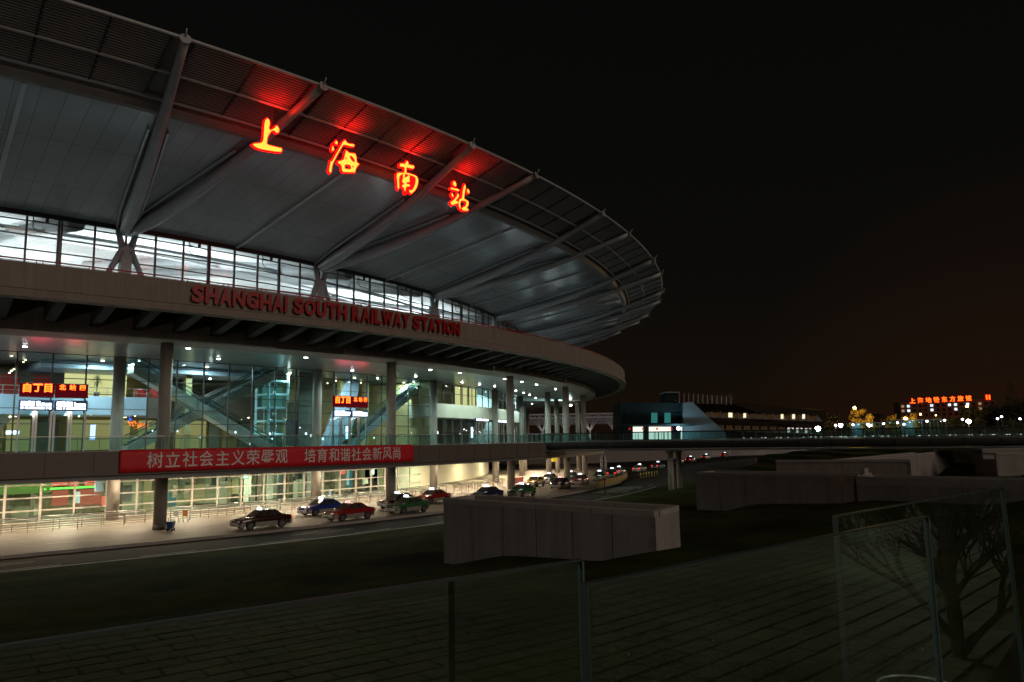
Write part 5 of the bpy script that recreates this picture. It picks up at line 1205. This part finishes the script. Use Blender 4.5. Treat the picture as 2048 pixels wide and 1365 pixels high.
street_lamp(1681, 851, 300, .75, m_lampw, 'bright white lamp just left of the first glass shelter', 900)
street_lamp(1937, 843, 290, .8, m_lampw, 'bright white lamp right of the larger glass shelter', 1500, (1, .97, .95))
for gi, (x, y) in enumerate(((1671, 851), (1706, 850), (1735, 849), (1767, 848), (1795, 846), (1808, 849), (1854, 843), (1889, 841), (1925, 839), (1995, 838), (2003, 834), (2040, 838))):
    street_lamp(x, y, 300, .40, m_lampp, 'small pale globe lamp, %s from the left in the row before the trees' % ORD[gi], 0, grp='small globe lamps near the shelters')
street_lamp(1709, 816, 391, .7, m_lampo, 'orange street lamp on an arm above the yellow lit tree', 38000, (1, .6, .12), arm=True)
street_lamp(1811, 838, 388, .9, m_lampo, 'orange lamp burning low among the trees before the hotel', 26000, (1, .6, .12))
street_lamp(1934, 813, 366, .6, m_lampo, 'pale orange lamp before the right part of the hotel', 2500, (1, .6, .2), arm=True)
street_lamp(1841, 829, 420, .5, m_lampo, 'small red orange lamp below the middle of the hotel', 0)
street_lamp(1872, 831, 420, .35, m_lampo, 'tiny orange lamp below the hotel sign, right of the other', 0)
# trees
m_lf = mat('foliage', (.055, .065, .020), .7, 0, .35, .4); m_lfy = mat('foliage_lamplit', (.22, .15, .03), .7, 0, .3, .4); m_lfd = mat('foliage_dark', (.014, .022, .012), .8, 0, .35, .3); m_bark = mat('trunk_bark', (.05, .04, .03), .9, 0, .2, 1)  # yellow of the lamplit trees is put into their leaf colour
def tree(x, yt, D, w, m_, label, nclump=34, nl=46, seed=1, base=6.45):
    top = far(x, yt, D); h = top.z - base; random.seed(seed); o = thing('tree', label, 'tree', (top.x, top.y, base), 'trees beyond the footbridge')
    mb = MB(); c = Vector((top.x, top.y, base)); mb.tube([c, c + Vector((.15, 0, h * .35)), c + Vector((-.1, .1, h * .75))], [h * .028, h * .02, h * .008], 7)
    for i in range(7):
        a = i * 2.4; q = c + Vector((0, 0, h * (.3 + .05 * i))); mb.tube([q, q + Vector((cos(a) * w * .32, sin(a) * w * .32, h * .2))], [h * .011, h * .004], 5)
    mb.build('trunk', m_bark, o); mb = MB()
    for i in range(nclump):
        a = random.uniform(0, 6.28); u = random.uniform(.25, 1); rr = w * .5 * sqrt(random.random()) * (1.1 - .75 * max(0, u - .45))
        cc = c + Vector((cos(a) * rr, sin(a) * rr, h * u * .96)); cr = w * random.uniform(.09, .17)
        for j in range(nl):
            d = Vector((random.gauss(0, 1), random.gauss(0, 1), random.gauss(0, .7))); d = d.normalized() * cr * random.random() ** .4; p = cc + d
            e1 = Vector((random.gauss(0, 1), random.gauss(0, 1), random.gauss(0, 1))).normalized() * w * .028; e2 = e1.cross(Vector((random.gauss(0, 1), random.gauss(0, 1), 1))).normalized() * w * .02
            mb.poly([p - e1, p + e2, p + e1, p - e2])
    mb.build('crown', m_, o, fix=False)
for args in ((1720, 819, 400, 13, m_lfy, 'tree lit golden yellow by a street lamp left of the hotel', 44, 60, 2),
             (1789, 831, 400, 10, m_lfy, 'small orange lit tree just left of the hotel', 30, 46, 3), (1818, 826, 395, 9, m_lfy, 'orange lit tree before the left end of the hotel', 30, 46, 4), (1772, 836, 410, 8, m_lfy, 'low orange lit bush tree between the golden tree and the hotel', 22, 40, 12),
             (1912, 848, 310, 8, m_lf, 'dim green tree left of the bright lamp right of the shelters', 26, 46, 5), (1955, 846, 312, 7, m_lf, 'round green tree right of the bright white lamp', 26, 46, 6), (2026, 838, 300, 7.5, m_lf, 'round green tree lit by lamps at the far right edge', 30, 50, 7),
             (1955, 815, 380, 20, m_lfd, 'broad dark tree before the right half of the hotel', 50, 46, 8), (1995, 812, 380, 18, m_lfd, 'dark tree right of the broad one before the hotel', 46, 46, 9), (1893, 835, 385, 14, m_lfd, 'dark tree behind the larger shelter', 36, 40, 10), (1660, 828, 380, 14, m_lfd, 'dark tree behind the brightest lamp', 36, 40, 11), (1735, 828, 430, 20, m_lfd, 'dark tree behind the golden one', 36, 40, 13), (2044, 795, 400, 20, m_lfd, 'tall dark tree cut by the right edge', 46, 46, 14)): tree(*args)
# conifer with bare flat branches
top = far(2018, 762, 380); o = thing('cedar_tree', 'tall thin cedar with flat drooping branches against the glowing sky', 'tree', (top.x, top.y, 6.45), 'trees beyond the footbridge'); h = top.z - 6.45
mb = MB(); mb.tube([(top.x, top.y, 6.45), tuple(top)], [.5, .05], 7); mb.build('trunk', m_bark, o); mb = MB(); random.seed(3)
for i in range(46):
    u = .25 + .74 * i / 46; a = i * 2.4; L = h * .24 * (1.04 - u) + .5; p = Vector((top.x, top.y, 6.45 + h * u)); q = p + Vector((cos(a) * L, sin(a) * L, -L * .12)); mb.tube([p, p.lerp(q, .5) + Vector((0, 0, L * .08)), q], [.10, .07, .03], 4, cap=False)
    for j in range(16):
        s_ = p.lerp(q, random.uniform(.3, 1)); e1 = Vector((random.uniform(-1, 1), random.uniform(-1, 1), -.25)) * .8; mb.poly([s_, s_ + e1 + Vector((.1, 0, 0)), s_ + e1 * 1.2, s_ + e1 - Vector((.1, 0, .1))])
mb.build('crown', m_lfd, o, fix=False)
# hotel
DH = 620
o = thing('hotel', 'dark reddish hotel block with a few lit windows under a red rooftop neon sign', 'building', tuple(far(1900, 870, DH)))
m_hot = mat('hotel_render', (.30, .20, .15), .8, 0, .12, .05)
mb = MB(); a, b = far(1799, 807, DH), far(1990, 800, DH - 30); mb.hexa([(a.x, a.y, 6.4), (b.x, b.y, 6.4), (b.x + 4, b.y + 18, 6.4), (a.x + 4, a.y + 18, 6.4)], [(a.x, a.y, a.z), (b.x, b.y, b.z), (b.x + 4, b.y + 18, b.z), (a.x + 4, a.y + 18, a.z)]); hb = mb.build('wall', m_hot, o)
mb = MB(); mb.hexa([(a.x, a.y - .3, a.z), (b.x, b.y - .3, b.z), (b.x + 4, b.y + 18, b.z), (a.x + 4, a.y + 18, a.z)], [(a.x, a.y - .3, a.z + .8), (b.x, b.y - .3, b.z + .8), (b.x + 4, b.y + 18, b.z + .8), (a.x + 4, a.y + 18, a.z + .8)]); mb.build('roof_parapet', m_hot, hb)
m_hw = emit('hotel_window_lit', (.75, .9, 1), 1.3, False); m_hw2 = emit('hotel_window_warm', (1, .6, .3), .35, False)
lit = {(0, 0): 2, (0, 1): 1, (1, 1): 1, (1, 0): 2, (0, 5): 1, (1, 5): 1, (0, 8): 1, (0, 9): 1, (1, 9): 1, (0, 11): 1, (0, 13): 2, (1, 13): 2}
for r_ in range(3):
    for c_ in range(16):
        u = (c_ + .5) / 16; p = Vector((a.x, a.y, 0)).lerp(Vector((b.x, b.y, 0)), u); z = a.z + (b.z - a.z) * u - 2.6 - 3.6 * r_
        k_ = lit.get((r_, c_), 0); mb = MB(); mb.box((p.x, p.y - .12, z), (2.0, .2, 1.9), atan2(b.y - a.y, b.x - a.x)); mb.build('window', (m_wdk, m_hw, m_hw2)[k_], hb)
o = thing('rooftop_sign', 'red neon Chinese hotel name in a row of characters on the hotel roof', 'neon sign', tuple(far(1880, 800, DH - 32)), None)
m_nh = emit('roof_neon_red', (5, .40, .03), 1); m_nhr = emit('roof_neon_halo', (.75, .006, .004), 1)  # red copy behind each character paints the glow around it
for i, c in enumerate('上海地铁东方旅馆'):
    x = 1825 + i * 16.0; p = far(x, 802 - i * .75, DH - 34)
    place_flat(text_mesh(c, 4.3, .1, .05), 'character', m_nh, p, (1, -.12, 0), (0, 0, 1), o); place_flat(text_mesh(c, 4.4, .1, .16), 'character_halo', m_nhr, p + Vector((0, .5, 0)), (1, -.12, 0), (0, 0, 1), o)
for x in (1973.5, 1979):
    p = far(x, 795, DH - 34); mb = MB(); mb.box(p, (.8, .2, 3.4)); mb.build('character', m_nh, o); mb = MB(); mb.box(p + Vector((0, .4, 0)), (1.8, .2, 4.4)); mb.build('character_halo', m_nhr, o)
mb = MB(); p0, p1 = far(1818, 806, DH - 33), far(1985, 798, DH - 33)
for i in range(16): p = p0.lerp(p1, i / 15); mb.bar(p - Vector((0, 0, 2.5)), p + Vector((0, 0, 1)), .2, .2)
mb.bar(p0, p1, .2, .2); mb.build('sign_frame', m_dark, o)

for o_ in S.objects:
    if '_local' in o_: del o_['_local']
